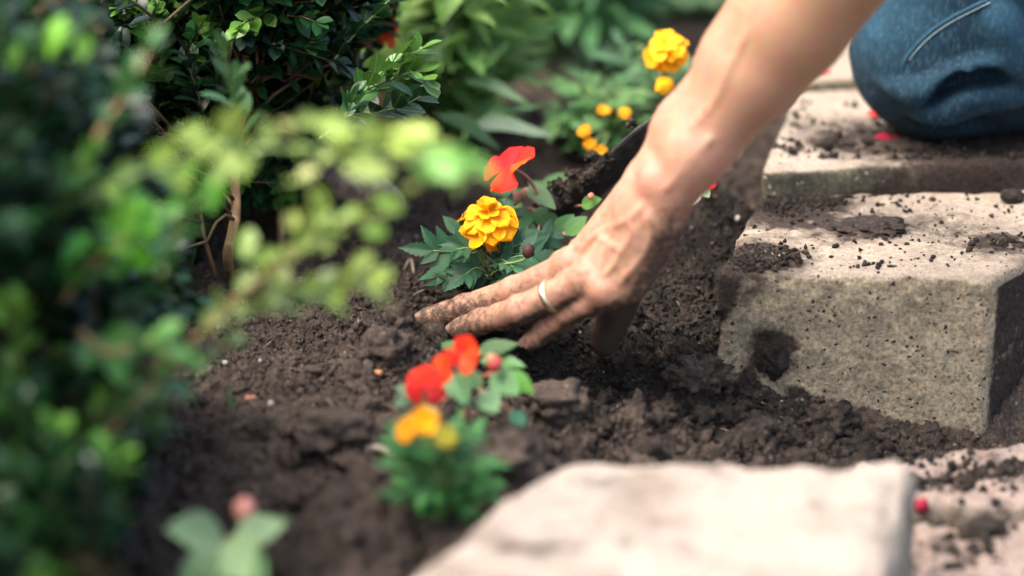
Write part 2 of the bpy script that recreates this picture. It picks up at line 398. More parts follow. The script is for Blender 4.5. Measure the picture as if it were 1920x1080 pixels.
# ------------------------------------------------------------------ concrete paving blocks
def concrete(name, top, side, moss=.5, dirt=.4, pale=0.0, scl=1.0):
    m, t, b, out = nmat(name); g = geo(t)
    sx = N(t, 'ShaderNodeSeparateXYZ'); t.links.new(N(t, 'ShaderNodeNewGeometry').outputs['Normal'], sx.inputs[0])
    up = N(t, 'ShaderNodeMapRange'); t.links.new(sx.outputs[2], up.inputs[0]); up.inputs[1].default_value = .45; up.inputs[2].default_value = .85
    n_f = ramp(t, noise(t, g, 330, 6, .78), [(.33, (0, 0, 0)), (.67, (1, 1, 1))]); n_m = noise(t, g, 75, 5, .6); n_b = noise(t, g, 16, 3, .55)
    tc = mix(t, tuple(c * .62 for c in top), tuple(min(c * 1.3, .9) for c in top), n_f)
    tc = mix(t, tc, (.24, .17, .125), ramp(t, n_b, [(.5, (0, 0, 0)), (.72, (dirt, dirt, dirt))]))
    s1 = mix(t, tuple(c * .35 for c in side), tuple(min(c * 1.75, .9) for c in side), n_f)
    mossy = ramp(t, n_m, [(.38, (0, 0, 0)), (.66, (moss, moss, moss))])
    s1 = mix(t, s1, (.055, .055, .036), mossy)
    nv = N(t, 'ShaderNodeTexNoise'); nv.inputs['Scale'].default_value = 420; t.links.new(g, nv.inputs['Vector'])
    vm = N(t, 'ShaderNodeVectorMath', operation='MULTIPLY_ADD'); t.links.new(nv.outputs['Color'], vm.inputs[0]); vm.inputs[1].default_value = (.004, .004, .004); t.links.new(g, vm.inputs[2]); gd = vm.outputs[0]
    # aggregate: pale and rusty grains showing on the cast faces
    vc = voro(t, gd, 300 * scl, 'Color'); vs = N(t, 'ShaderNodeSeparateColor'); t.links.new(vc, vs.inputs[0])
    vd = voro(t, gd, 300 * scl)
    gm = math_(t, 'LESS_THAN', vd, .36)
    s1 = mix(t, s1, (.50, .46, .38), math_(t, 'MULTIPLY', gm, math_(t, 'GREATER_THAN', vs.outputs[0], .88)))
    s1 = mix(t, s1, (.27, .14, .075), math_(t, 'MULTIPLY', gm, math_(t, 'LESS_THAN', vs.outputs[1], .06)))
    s1 = mix(t, s1, (.04, .035, .03), math_(t, 'MULTIPLY', gm, math_(t, 'LESS_THAN', vs.outputs[2], .10)))
    tc = mix(t, tc, (.05, .036, .028), math_(t, 'MULTIPLY', gm, math_(t, 'LESS_THAN', vs.outputs[2], .055)))
    wp = N(t, 'ShaderNodeMapping'); wp.inputs['Scale'].default_value = (1, 4.5, 1); wp.inputs['Rotation'].default_value = (0, 0, .15); t.links.new(g, wp.inputs[0])
    stq = noise(t, wp.outputs[0], 55, 5, .7)
    tc = mix(t, tc, tuple(c * .5 for c in top), ramp(t, stq, [(.52, (0, 0, 0)), (.70, (.65, .65, .65))]))
    tc = mix(t, tc, tuple(min(c * 1.35, .9) for c in top), ramp(t, n_m, [(.55, (0, 0, 0)), (.75, (.6, .6, .6))]))
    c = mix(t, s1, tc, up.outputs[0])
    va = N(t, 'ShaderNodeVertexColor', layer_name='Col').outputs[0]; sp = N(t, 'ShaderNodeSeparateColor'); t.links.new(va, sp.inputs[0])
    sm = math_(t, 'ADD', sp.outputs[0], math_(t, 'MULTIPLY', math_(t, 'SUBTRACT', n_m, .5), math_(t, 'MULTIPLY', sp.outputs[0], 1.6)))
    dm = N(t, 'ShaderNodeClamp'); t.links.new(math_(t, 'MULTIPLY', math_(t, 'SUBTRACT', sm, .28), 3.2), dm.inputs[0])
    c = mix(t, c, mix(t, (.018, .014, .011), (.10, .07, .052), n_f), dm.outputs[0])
    t.links.new(c, b.inputs['Base Color']); b.inputs['Roughness'].default_value = .88; b.inputs['Specular IOR Level'].default_value = .25
    p = bump(t, b, n_f, .0018, .9)
    p = bump(t, b, vd, .0012, .5, p); bump(t, b, n_m, .003, .5, p)
    return m
def block(name, label, corners, ztop, zbot, mat, rad=.006, res=.004, rough=1.0, dirt_shadef=None, seed=0, group=None):
    """corners: 4 xy points A,B,C,D (counter-clockwise seen from above: near-left, near-right, far-right, far-left)"""
    P = np.array([c[:2] for c in corners]); Lx = .5 * (np.linalg.norm(P[1]-P[0]) + np.linalg.norm(P[2]-P[3])); Ly = .5 * (np.linalg.norm(P[3]-P[0]) + np.linalg.norm(P[2]-P[1])); Lz = ztop - zbot
    n = [max(4, int(l / res)) for l in (Lx, Ly, Lz)]
    pts, quads, off = [], [], 0
    dims = np.array([Lx, Ly, Lz])
    for ax in range(3):
        u, v = (ax + 1) % 3, (ax + 2) % 3
        for sgn in (0, 1):
            if ax == 2 and sgn == 0: continue
            U, W_ = np.meshgrid(np.linspace(0, 1, n[u] + 1), np.linspace(0, 1, n[v] + 1))
            q = np.zeros(U.shape + (3,)); q[..., u] = U * dims[u]; q[..., v] = W_ * dims[v]; q[..., ax] = sgn * dims[ax]
            pts.append(q.reshape(-1, 3)); a = (np.arange(n[v])[:, None] * (n[u] + 1) + np.arange(n[u])[None]).ravel()
            f = np.stack([a, a + 1, a + n[u] + 2, a + n[u] + 1], 1)
            if not sgn: f = f[:, ::-1]
            quads.append(f + off); off += len(pts[-1])
    p = np.concatenate(pts); Q = np.concatenate(quads)
    # weld the seams
    key = np.round(p / 1e-5).astype(np.int64); _, first, inv = np.unique(key, axis=0, return_index=True, return_inverse=True)
    p = p[first]; Q = inv.reshape(-1)[Q]
    r = rad * (1 + .5 * fbm(p[:, 0] + seed, p[:, 1], p[:, 2], 3, 22)); r = np.clip(r, .001, None)[:, None]
    inner = np.clip(p, r, dims - r); inner[:, 2] = np.clip(p[:, 2], 0, dims[2] - r[:, 0])
    d = p - inner; dn = np.linalg.norm(d, axis=1)[:, None]; p2 = np.where(dn > 1e-9, inner + d / np.maximum(dn, 1e-9) * r, p)
    nn = np.where(dn > 1e-9, d / np.maximum(dn, 1e-9), 0)
    u, v = p2[:, 0:1] / Lx, p2[:, 1:2] / Ly
    W = (P[0] * (1-u) * (1-v) + P[1] * u * (1-v) + P[2] * u * v + P[3] * (1-u) * v)
    Nw = nn.copy(); ang = math.atan2(*(P[1] - P[0])[::-1]); ca, sa = math.cos(ang), math.sin(ang)
    Nw = np.stack([nn[:, 0] * ca - nn[:, 1] * sa, nn[:, 0] * sa + nn[:, 1] * ca, nn[:, 2]], 1)
    X3 = np.concatenate([W, zbot + p2[:, 2:3]], 1)
    k = rough * (.0022 * fbm(X3[:, 0] + seed, X3[:, 1], X3[:, 2], 4, 30) + .0007 * fbm(X3[:, 0], X3[:, 1], X3[:, 2], 3, 190))
    k -= rough * .0016 * np.maximum(0, fbm(X3[:, 0], X3[:, 1] + seed, X3[:, 2], 2, 75) - .55) * 4
    X3 = X3 + Nw * k[:, None]
    col = np.zeros((len(X3), 3)); 
    if dirt_shadef is not None: col[:, 0] = np.clip(dirt_shadef(X3), 0, 1)
    # earth splashed and wiped up from the ground
    cx, cy = P.mean(0); M = Matrix.Translation((cx, cy, zbot)); X3 -= np.array([cx, cy, zbot])
    o = link(name, mesh_np(name, X3, Q, True, col, mat), None, None, M)
    tag(o, label, 'paving block', group); BLOCKS.append((P, ztop)); return o
M_c1 = concrete('weathered_concrete', (.56, .455, .345), (.50, .405, .265), .26, .5)
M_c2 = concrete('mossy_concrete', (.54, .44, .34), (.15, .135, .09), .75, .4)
M_c3 = concrete('pale_concrete', (.60, .50, .41), (.44, .39, .31), .15, .8)
M_c4 = concrete('pinkish_concrete', (.46, .35, .29), (.25, .2, .15), .4, .6)
A, B_, C_, D_ = PZ(1347, 512, .05), PZ(1862, 522, .05), None, PZ(1425, 366, .05)
C_ = PZ(2200, 352, .05)
def g2(X3, p, s, a=1.0): return a * np.exp(-((X3[:, 0] - p[0]) ** 2 + (X3[:, 1] - p[1]) ** 2 + (X3[:, 2] - p[2]) ** 2) / s ** 2)
def dirt_shade1(X):
    d = .42 + 0 * X[:, 0]; top = X[:, 2] > .046
    d = np.where(top, .27, .15)
    gl = -.034 - .052 * (X[:, 0] - A[0]) / .18
    d = d + .75 * sstep(gl + .026, gl + .004, X[:, 2] + .010 * fbm(X[:, 0], X[:, 2], 0, 3, 60))
    for px, py, z, s, a in ((1370, 500, .045, .028, .75), (1440, 480, .05, .022, .7), (1350, 560, .03, .012, .5), (1450, 395, .05, .035, .6), (1520, 375, .05, .03, .5), (1640, 425, .05, .022, .5),
                            (1560, 430, .05, .03, .25), (1880, 460, .05, .03, .35), (1450, 660, -.01, .016, .9), (1760, 420, .05, .03, .2)):
        d = d + g2(X, PZ(px, py, z) if z > .044 else PY(px, py, A[1] - .002), s, a)
    d = d + .5 * sstep(B_[0] + .002, B_[0] + .006, X[:, 0]) * (X[:, 2] < .044)  # right side face darkened: its shade painted into the colour along with dirt
    d = d + .35 * sstep(A[0] + .006, A[0], X[:, 0] - (X[:, 1] - A[1]) * (D_[0] - A[0]) / (D_[1] - A[1])) * (X[:, 2] < .044)
    return d
block('paving_block', 'large sharp-edged concrete block beside the hand, flat mud lump and dark crumbs on its top', (A, B_, C_, D_), .05, -.10, M_c1, .006, .0028, 1.0, dirt_shade1, 1)
E, G = PZ(1428, 322, .068), PZ(1960, 296, .068)
H_, I_ = PZ(1492, 168, .068), PZ(2010, 150, .068)
def dirt2(X):
    d = .14 + 0 * X[:, 0]
    for px, py, s, a in ((1560, 270, .03, .35), (1850, 290, .08, .8), (1780, 270, .03, .45), (1500, 230, .03, .2), (1640, 240, .04, .3)): d = d + g2(X, PZ(px, py, .068), s, a)
    return d + .3 * (X[:, 2] < .055) * sstep(.06, .045, X[:, 2])
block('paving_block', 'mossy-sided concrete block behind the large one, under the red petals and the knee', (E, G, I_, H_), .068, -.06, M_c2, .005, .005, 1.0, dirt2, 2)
J, K = PZ(1500, 150, .078), PZ(2010, 130, .078); L_, M2 = PZ(2120, -40, .078), PZ(1570, -20, .078)
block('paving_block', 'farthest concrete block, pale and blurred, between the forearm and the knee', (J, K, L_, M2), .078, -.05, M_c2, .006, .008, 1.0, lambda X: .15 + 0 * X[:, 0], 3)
a1, a2 = PZ(1015, 858, .04), PZ(1728, 842, .04); a3, a4 = PZ(1625, 1260, .04), PZ(520, 1260, .04)
block('paving_block', 'very pale blurred concrete block lying in the near foreground', (a4, a3, a2, a1), .04, -.09, M_c3, .024, .004, 1.0, lambda X: .24 + .20 * fbm(X[:, 0], X[:, 1], 0, 3, 24), 4)
b1, b2 = PZ(1600, 872, -.036), PZ(2080, 806, -.036); b3, b4 = PZ(2130, 935, -.036), PZ(1580, 966, -.036)
def dirt5(X): return .26 + .3 * fbm(X[:, 0], X[:, 1], 0, 3, 26)
block('paving_block', 'soil-smeared pinkish stone right of the pale near block, before the green sprouts', (b4, b3, b2, b1), -.036, -.12, M_c4, .008, .004, 2.6, dirt5, 5)
c1, c2 = PZ(1640, 985, -.038), PZ(2130, 958, -.038); c3, c4 = PZ(2140, 1240, -.038), PZ(1600, 1240, -.038)
block('paving_block', 'pinkish stone in the bottom right corner with dark gaps round its edges', (c4, c3, c2, c1), -.038, -.12, M_c4, .01, .004, 2.4, dirt5, 6)

# ------------------------------------------------------------------ scattered crumbs, grit and pebbles
def rand_pts(n, px0, px1, py0, py1, z=0):
    px = rng.uniform(px0, px1, n); py = rng.uniform(py0, py1, n)
    P = np.array([PZ(a, b_, z) for a, b_ in zip(px, py)]); return P[:, 0], P[:, 1]
def keep_off(x, y, g=.001):
    k = np.ones(len(x), bool)
    for P, zt in BLOCKS: k &= ~inside(P, x, y, g)
    return k
def soil_crumbs(name, n, rect, smin, smax, vv, F, pw=2.2, label=None, dry=0.0):
    x, y = rand_pts(n, *rect); k = keep_off(x, y); x, y = x[k], y[k]
    s = smin + (smax - smin) * rng.random(len(x)) ** pw
    z = soil_h(x, y) + s * rng.uniform(-.3, .45, len(x))
    c = np.clip(dryness(x, y) + rng.normal(0, .22, len(x)) + dry, 0, 1)
    o = scatter(name, np.stack([x, y, z], 1), s, vv, F, np.repeat(c[:, None], 3, 1), M_soil)
    return tag(o, label, kind='stuff')
soil_crumbs('soil_crumb', 32000, (420, 1450, 370, 760), .0005, .0021, rv1, F1, 2.4, 'fine dark soil crumbs round the hand')
soil_crumbs('soil_crumb', 2200, (250, 1900, 330, 1000), .0012, .0050, rv2, F2, 3.4, 'coarser soil crumbs over the bed')
soil_crumbs('soil_crumb', 2600, (200, 1900, 680, 1078), .001, .004, rv1, F1, 2.0, 'soil crumbs in the near part of the bed')
soil_crumbs('soil_crumb', 1500, (950, 1480, 10, 370), .0015, .006, rv1, F1, 2.0, 'soil crumbs in the far part of the bed')
soil_crumbs('soil_crumb', 2600, (1270, 1500, 160, 420), .001, .0045, rv1, F1, 2.0, 'soil crumbs between the wrist and the blocks')
soil_crumbs('soil_lump', 170, (1180, 1900, 690, 860), .003, .0125, rv3, F3, 1.8, 'dark lumps of soil heaped before the large block', .05)
soil_crumbs('soil_crumb', 4500, (1150, 1910, 660, 870), .0006, .0028, rv1, F1, 2.2, 'soil crumbs in the trough before the large block')
soil_crumbs('soil_lump', 330, (260, 1900, 300, 1040), .0025, .0105, rv3, F3, 2.2, 'irregular lumps of soil over the bed', .12)
# white perlite and grit
M_grit = simple('grit', (.22, .19, .16), (.46, .42, .36), 400, .7)
x, y = rand_pts(70, 300, 1800, 380, 1070); k = keep_off(x, y); x, y = x[k], y[k]
s = .0006 + .0016 * rng.random(len(x)) ** 2.5
tag(scatter('grit_grain', np.stack([x, y, soil_h(x, y) + s * .7], 1), s, rv1, F1, np.ones((len(x), 3)), M_grit), 'pale specks of grit in the soil', kind='stuff')
# short root fibres and straw crumbs lying in the earth
M_fib = simple('root_fibre', (.22, .16, .10), (.40, .31, .21), 200, .8)
fx, fy = rand_pts(170, 250, 1850, 350, 1040); k = keep_off(fx, fy); fx, fy = fx[k], fy[k]; fz = soil_h(fx, fy); fb = MB()
for a_, b_, c_ in zip(fx, fy, fz):
    th_ = rng.uniform(0, 6.28); L_ = rng.uniform(.003, .012); d_ = np.array([math.cos(th_), math.sin(th_), rng.uniform(-.1, .5)]) * L_; p_ = np.array([a_, b_, c_ + .0004])
    fb.tube(spline([p_, p_ + d_ * .5 + rng.normal(0, .12, 3) * L_, p_ + d_], 5), float(rng.uniform(.00016, .00042)), 4)
tag(fb.build('root_fibre', M_fib), 'short pale root fibres and straw in the soil', kind='stuff')
# crumbs on the blocks
def on_block(k, n, rect, z, smin, smax, clumps, pw=2.5):
    out = []
    px = rng.uniform(rect[0], rect[1], n); py = rng.uniform(rect[2], rect[3], n)
    for (cx, cy, sx, sy, m_) in clumps:
        px = np.concatenate([px, rng.normal(cx, sx, m_)]); py = np.concatenate([py, rng.normal(cy, sy, m_)])
    P = np.array([PZ(a, b_, z) for a, b_ in zip(px, py)]); ok = inside(BLOCKS[k][0], P[:, 0], P[:, 1], -.004); P = P[ok]
    s = smin + (smax - smin) * rng.random(len(P)) ** pw
    P[:, 2] = z + s * .35
    return P, s
sets = [on_block(0, 420, (1360, 1925, 350, 505), .05, .0004, .0022, [(1450, 385, 40, 14, 420), (1530, 378, 28, 7, 160), (1400, 490, 35, 13, 520), (1445, 478, 30, 8, 260), (1700, 375, 60, 12, 50), (1650, 500, 40, 6, 30), (1890, 455, 30, 8, 160), (1640, 440, 45, 10, 60), (1600, 365, 60, 6, 60)]),
        on_block(1, 160, (1450, 1900, 190, 300), .068, .0006, .0034, [(1480, 280, 18, 8, 60), (1560, 270, 16, 5, 30), (1800, 285, 70, 10, 260), (1700, 262, 20, 4, 20), (1500, 220, 20, 12, 20), (1880, 300, 50, 12, 160)]),
        on_block(4, 120, (1690, 1900, 850, 950), -.036, .001, .004, [(1890, 880, 30, 14, 60), (1780, 900, 40, 10, 40)]), on_block(5, 80, (1700, 1900, 980, 1070), -.038, .001, .004, [(1840, 990, 40, 8, 40)])]
P = np.concatenate([a for a, _ in sets]); s = np.concatenate([a for _, a in sets])
c = np.clip(rng.normal(.12, .15, len(P)), 0, .7)
tag(scatter('soil_crumb', P, s, rv1, F1, np.repeat(c[:, None], 3, 1), M_soil), 'dark soil crumbs scattered on the paving blocks', kind='stuff')

# individually visible clods: things of their own
def clod(name, label, cat, pos, size, c, group=None, mat=M_soil, seed=0, amp=.4, freq=1.3, sub=4, rot=0.0):
    V, F = ico(sub)
    r = 1 + amp * fbm(V[:, 0] + seed * 3.1, V[:, 1], V[:, 2] - seed, 5, freq, .55)
    V = V * r[:, None] * np.array(size); ca, sa = math.cos(rot), math.sin(rot)
    V = np.stack([V[:, 0] * ca - V[:, 1] * sa, V[:, 0] * sa + V[:, 1] * ca, V[:, 2]], 1)
    o = link(name, mesh_np(name, V, F, True, np.full((len(V), 3), c), mat), None, None, Matrix.Translation(Vector([float(q) for q in pos])))
    return tag(o, label, cat, group)
def on_soil(px, py, z=0.0, dz=0.0):
    for _ in range(14):
        p = PZ(px, py, z); z = .6 * z + .4 * float(base_h(np.array([p[0]]), np.array([p[1]]))[0])
    z = .6 * z + .4 * float(soil_h(np.array([p[0]]), np.array([p[1]]))[0])
    p = PZ(px, py, z); return np.array([p[0], p[1], z + dz])
clod('soil_clod', 'large rounded soil clod left of the near marigold plant', 'soil clod', on_soil(622, 820, 0, .004), (.024, .02, .013), .8, seed=3)
clod('soil_clod', 'dry pale brown soil clod right of the red impatiens, dark hollow beneath its edge', 'soil clod', on_soil(1052, 778, 0, .010), (.020, .018, .012), .9, seed=5, rot=.3)
clod('soil_clod', 'conical soil clod between the shrub and the fingertips', 'soil clod', on_soil(722, 672, 0, .008), (.015, .015, .014), .85, seed=8)
clod('soil_clod', 'big smooth soil clod against the left corner of the pale near block', 'soil clod', on_soil(945, 880, 0, .006), (.026, .024, .016), .95, seed=11, rot=-.4)
clod('soil_clod', 'broad lumpy clod in the trough before the large block, right of centre', 'soil clod', on_soil(1560, 800, -.05, .004), (.017, .013, .011), .5, seed=31, amp=.5, freq=2.4)
clod('soil_clod', 'dark lump of soil lying nearest the far edge of the pale near block', 'soil clod', on_soil(1420, 820, -.05, .003), (.015, .012, .008), .45, seed=33, amp=.5)
clod('soil_clod', 'dry knobbly clod of soil just left of the lower corner of the large block', 'soil clod', on_soil(1305, 712, -.02, .002), (.019, .015, .011), .6, seed=14, amp=.5, freq=2.4)
clod('soil_clod', 'dark crumbly clod at the left of the middle fingertip', 'soil clod', on_soil(838, 548, 0, .003), (.015, .012, .009), .15, seed=16, amp=.5, freq=2.2)
clod('soil_clod', 'small black clod pressed on the front face of the large block', 'soil clod', PY(1452, 672, A[1] - .001), (.0105, .006, .0125), .0, seed=17, amp=.35)
clod('soil_clod', 'flat crusty mud lump lying in the middle of the large block top', 'soil clod', PZ(1632, 428, .0515), (.0235, .020, .0065), .45, seed=21, amp=.35, freq=1.8)
clod('soil_clod', 'smooth black clod on the large block top near the right edge of the photo', 'soil clod', PZ(1897, 368, .053), (.0085, .008, .005), .0, seed=23, amp=.15)
clod('soil_clod', 'small round black clod on the mossy-sided block, left of the red petals', 'soil clod', PZ(1551, 272, .072), (.0042, .004, .0045), .0, seed=25, amp=.25, sub=3)
clod('soil_clod', 'small flat black clod on the mossy-sided block beside the dark red petal', 'soil clod', PZ(1629, 265, .071), (.004, .004, .003), .0, seed=26, amp=.25, sub=3)
clod('soil_clod', 'dark clod pressed on the lower right stone at the edge of the photo', 'soil clod', PZ(1840, 992, -.034), (.014, .009, .006), .3, seed=27)
# bark-like slab of edging behind the shrub
P_ = spline([PZ(575, 372, .030), PZ(620, 346, .042), PZ(690, 356, .044), PZ(748, 384, .026)], 14)
mb = MB(); mb.tube(P_, [.007, .012, .015, .016, .013, .013, .013, .013, .013, .012, .012, .011, .009, .006], 12, jit=.5)
o = mb.build('bark_piece', simple('grey_bark', (.16, .12, .09), (.42, .33, .26), 120, .9, .0015, 240)); tag(o, 'weathered strip of bark lying on the soil behind the blurred leaves', 'bark')
# ------------------------------------------------------------------ implicit body modelling
class SDF:
    def __init__(s): s.p = []
    def cone(s, a, b, ra, rb, k=.006, n=None, fl=1.0, op='u'):
        s.p.append((op, np.array(a, np.float32), np.array(b, np.float32), ra, rb, k, None if n is None else nrm(n).astype(np.float32), fl)); return s
    def chain(s, P, r, k=.003, n=None, fl=1.0, op='u'):
        r = np.broadcast_to(np.asarray(r, float), (len(P),))
        for i in range(len(P) - 1): s.cone(P[i], P[i + 1], float(r[i]), float(r[i + 1]), k, n, fl, op)
        return s
    def ball(s, c, r, k=.006, op='u', n=None, fl=1.0): return s.cone(c, np.array(c) + 1e-5, r, r, k, n, fl, op)
    def group(s, subs, k): s.p.append(('g', subs, k)); return s
    def __call__(s, X):
        f = np.full(len(X), 1.0, np.float32)
        for p in s.p:
            if p[0] == 'g':
                d = np.full(len(X), 1.0, np.float32)
                for q in p[1]: d = smin(d, q(X), .0016)
                f = smin(f, d, p[2]); continue
            op, a, b, ra, rb, k, n, fl = p
            ba = b - a; pa = X - a
            if n is not None:
                dn = pa @ n; h = np.clip(((pa @ ba) - dn * (ba @ n)) / max(float(ba @ ba), 1e-12), 0, 1); q = pa - ba * h[:, None]
                dn = q @ n; q = q + n * (dn * (1 / fl - 1))[:, None]
            else:
                h = np.clip((pa @ ba) / max(float(ba @ ba), 1e-12), 0, 1); q = pa - ba * h[:, None]
            d = np.sqrt((q * q).sum(1)) - (ra + (rb - ra) * h)
            if fl < 1: d = d * (.5 + .5 * fl)
            f = smin(f, d, k) if op == 'u' else -smin(-f, d, k)
        return f
def smin(a, b, k):
    h = np.maximum(k - np.abs(a - b), 0) / k
    return np.minimum(a, b) - h * h * k * .25
def march(sdf, lo, hi, h, blk=8):
    lo = np.array(lo, float); nb = np.ceil((np.array(hi) - lo) / (h * blk)).astype(int); n = nb * blk
    f = np.ones(tuple(n), np.float32)
    bi = np.stack(np.meshgrid(*[np.arange(q) for q in nb], indexing='ij'), -1).reshape(-1, 3)
    cen = lo + (bi * blk + (blk - 1) / 2) * h
    d = sdf(cen.astype(np.float32)); R_ = blk * h * .87 * 1.35
    f6 = f.reshape(nb[0], blk, nb[1], blk, nb[2], blk)
    ins = bi[d < -R_]; f6[ins[:, 0], :, ins[:, 1], :, ins[:, 2], :] = -1
    act = bi[np.abs(d) <= R_]; loc = np.stack(np.meshgrid(*[np.arange(blk)] * 3, indexing='ij'), -1).reshape(1, -1, 3)
    for i in range(0, len(act), 600):
        q = act[i:i + 600]; P = (lo + (q[:, None, :] * blk + loc) * h).astype(np.float32)
        v = sdf(P.reshape(-1, 3)).reshape(len(q), blk, blk, blk)
        f6[q[:, 0], :, q[:, 1], :, q[:, 2], :] = v
    f = f6.reshape(tuple(n)); s = f < 0
    c = np.zeros(tuple(n - 1), np.uint8)
    for dx in (0, 1):
        for dy in (0, 1):
            for dz in (0, 1): c += s[dx:n[0] - 1 + dx, dy:n[1] - 1 + dy, dz:n[2] - 1 + dz]
    I = np.argwhere((c > 0) & (c < 8)); idx = np.full(tuple(n - 1), -1, np.int32); idx[tuple(I.T)] = np.arange(len(I))
    acc = np.zeros((len(I), 3)); cnt = np.zeros(len(I))
    offs = [(dx, dy, dz) for dx in (0, 1) for dy in (0, 1) for dz in (0, 1)]
    for a in offs:
        for ax in range(3):
            if a[ax]: continue
            b = list(a); b[ax] = 1
            fa = f[I[:, 0] + a[0], I[:, 1] + a[1], I[:, 2] + a[2]]; fb = f[I[:, 0] + b[0], I[:, 1] + b[1], I[:, 2] + b[2]]
            m = (fa < 0) != (fb < 0); t = np.where(m, fa / np.where(m, fa - fb, 1), 0)
            p = np.tile(np.array(a, float), (len(I), 1)); p[:, ax] += t; acc += p * m[:, None]; cnt += m
    V = lo + (I + acc / cnt[:, None]) * h
    Q = []
    for ax in range(3):
        u, v = (ax + 1) % 3, (ax + 2) % 3
        sl0 = [slice(None)] * 3; sl1 = [slice(None)] * 3; sl0[ax] = slice(0, -1); sl1[ax] = slice(1, None)
        E_ = s[tuple(sl0)] != s[tuple(sl1)]; J_ = np.argwhere(E_)
        J_ = J_[(J_[:, u] > 0) & (J_[:, v] > 0) & (J_[:, u] < n[u] - 1) & (J_[:, v] < n[v] - 1)]
        eu = np.zeros(3, int); ev = np.zeros(3, int); eu[u] = 1; ev[v] = 1
        q = [idx[tuple((J_ - a).T)] for a in (0 * eu, eu, eu + ev, ev)]; q = np.stack(q, 1)
        pos = s[tuple(J_.T)]; q = np.where(pos[:, None], q[:, ::-1], q); q = q[:, ::-1]
        Q.append(q)
    Q = np.concatenate(Q); Q = Q[(Q >= 0).all(1)]
    return V, Q
def grad(sdf, P, e=.0012):
    P = np.asarray(P, np.float32); g = np.stack([sdf(P + np.eye(3, dtype=np.float32)[i] * e) - sdf(P - np.eye(3, dtype=np.float32)[i] * e) for i in range(3)], 1)
    return g / (np.linalg.norm(g, axis=1)[:, None] + 1e-9)
def hit(sdf, px, py, d0=1.2, d1=2.0):
    r = ray(px, py); r = r / np.linalg.norm(r); t = d0
    for _ in range(120):
        d = float(sdf((O + r * t)[None].astype(np.float32))[0]); t += d * .8
        if d < 2e-4: break
        if t > d1 * 1.1: return None
    return O + r * t

# ------------------------------------------------------------------ person: left arm and hand
W0 = PY(1232, 362, 1.425); FA1 = PY(1300, 262, 1.418); FA2 = PY(1414, 122, 1.41); FA3 = PY(1480, 40, 1.405)
fdir = nrm(FA3 - W0); ELB = FA3 + fdir * .10; SHO = np.array([.44, 1.50, .66])
MCm = PZ(1076, 498, .066); MCr = PZ(1106, 522, .066); MCp = PZ(1140, 545, .061)
MCi = MCm + (MCm - MCr) * .95 + np.array([.006, .002, -.010])
mdir = nrm(MCm - W0); acr = nrm(MCi - MCp); nor = nrm(np.cross(mdir, acr)); nor = nor if nor[2] > 0 else -nor
acr = nrm(acr - mdir * acr.dot(mdir))
awr = nrm(acr - fdir * acr.dot(fdir)); nwr = nrm(np.cross(fdir, awr)); nwr = nwr if nwr.dot(nor) > 0 else -nwr
arm = SDF()
# forearm: radius and ulna sides plus the muscle masses
arm.cone(W0 + awr * .0115, FA1 + awr * .014, .0185, .0215, .01, nwr, .90)
arm.cone(W0 - awr * .0115, FA1 - awr * .012, .0180, .0210, .01, nwr, .90)
arm.cone(FA1 + awr * .010, FA2 + awr * .006, .0215, .0262, .012)
arm.cone(FA1 - awr * .010, FA2 - awr * .008, .0205, .0255, .012)
arm.cone(FA2, FA3, .0305, .0325, .012); arm.cone(FA3, ELB, .0350, .0400, .012)
arm.cone(FA2 + nwr * .004 + awr * .006, ELB + awr * .01, .025, .034, .012)
arm.cone(ELB, SHO, .040, .052, .012)
# palm: metacarpal rays
Wd = W0 + mdir * .008
for mc, off, r0, r1 in ((MCi, .019, .0130, .0105), (MCm, .007, .0135, .0108), (MCr, -.006, .0130, .0102), (MCp, -.018, .0125, .0096)):
    arm.cone(Wd + acr * off, mc - nor * .003, r0, r1, .008)
arm.cone(Wd - nor * .004, (MCm + MCr) / 2 - nor * .008, .016, .010, .01, nor, .75)
arm.cone(Wd - acr * .017 - nor * .008, MCp - nor * .008 - mdir * .012, .0150, .0110, .010)        # hypothenar
arm.cone(Wd + acr * .014 - nor * .010, MCi - nor * .014 - mdir * .022, .0155, .0120, .010)        # thenar
arm.cone(W0 - fdir * .012, W0 + fdir * .010, .0185, .0185, .01)
# fingers
def finger(P, r, k=.0028):
    s_ = SDF(); P = [np.array(p) for p in P]
    s_.chain(P, r, k)
    for j, rr in ((1, r[1]), (2, r[2])):       # knuckle swelling on the back
        d = nrm(P[j + 1] - P[j - 1]); n_ = nrm(nor - d * nor.dot(d)); s_.ball(P[j] + n_ * rr * .22, rr * .93, .003)
    for j in range(3):                           # finger pads on the palm side
        d = nrm(P[j + 1] - P[j]); n_ = nrm(nor - d * nor.dot(d)); s_.ball((P[j] + P[j + 1]) / 2 - n_ * r[j] * .28, r[j] * .88, .004)
    return s_
Fm = [MCm, PZ(966, 546, .037), PZ(873, 576, .019), PZ(803, 596, .0085)]
Fr = [MCr, PZ(976, 581, .036), PZ(903, 603, .018), PZ(861, 617, .0080)]
Fp = [MCp, PZ(1066, 586, .038), PZ(1024, 616, .023), PZ(994, 640, .0125)]
Fi = [MCi, PZ(1000, 538, .032) + np.array([0, .004, -.003]), PZ(925, 565, .016) + np.array([0, .008, -.001]), PZ(865, 580, .009) + np.array([0, .01, 0])]
for P_ in (Fi,): 
    P_[1] = np.array([.006, 1.506, .028]); P_[2] = np.array([-.016, 1.512, .012]); P_[3] = np.array([-.034, 1.514, .001])
fings = [finger(Fm, (.0108, .0094, .0083, .0072)), finger(Fr, (.0104, .0092, .0082, .0072)), finger(Fp, (.0094, .0080, .0071, .0062)), finger(Fi, (.0104, .0092, .0082, .0070))]
T0 = Wd + acr * .018 - nor * .010; T1 = np.array([.081, 1.490, .052]); T2 = np.array([.069, 1.497, .020]); T3 = np.array([.0615, 1.500, -.004])
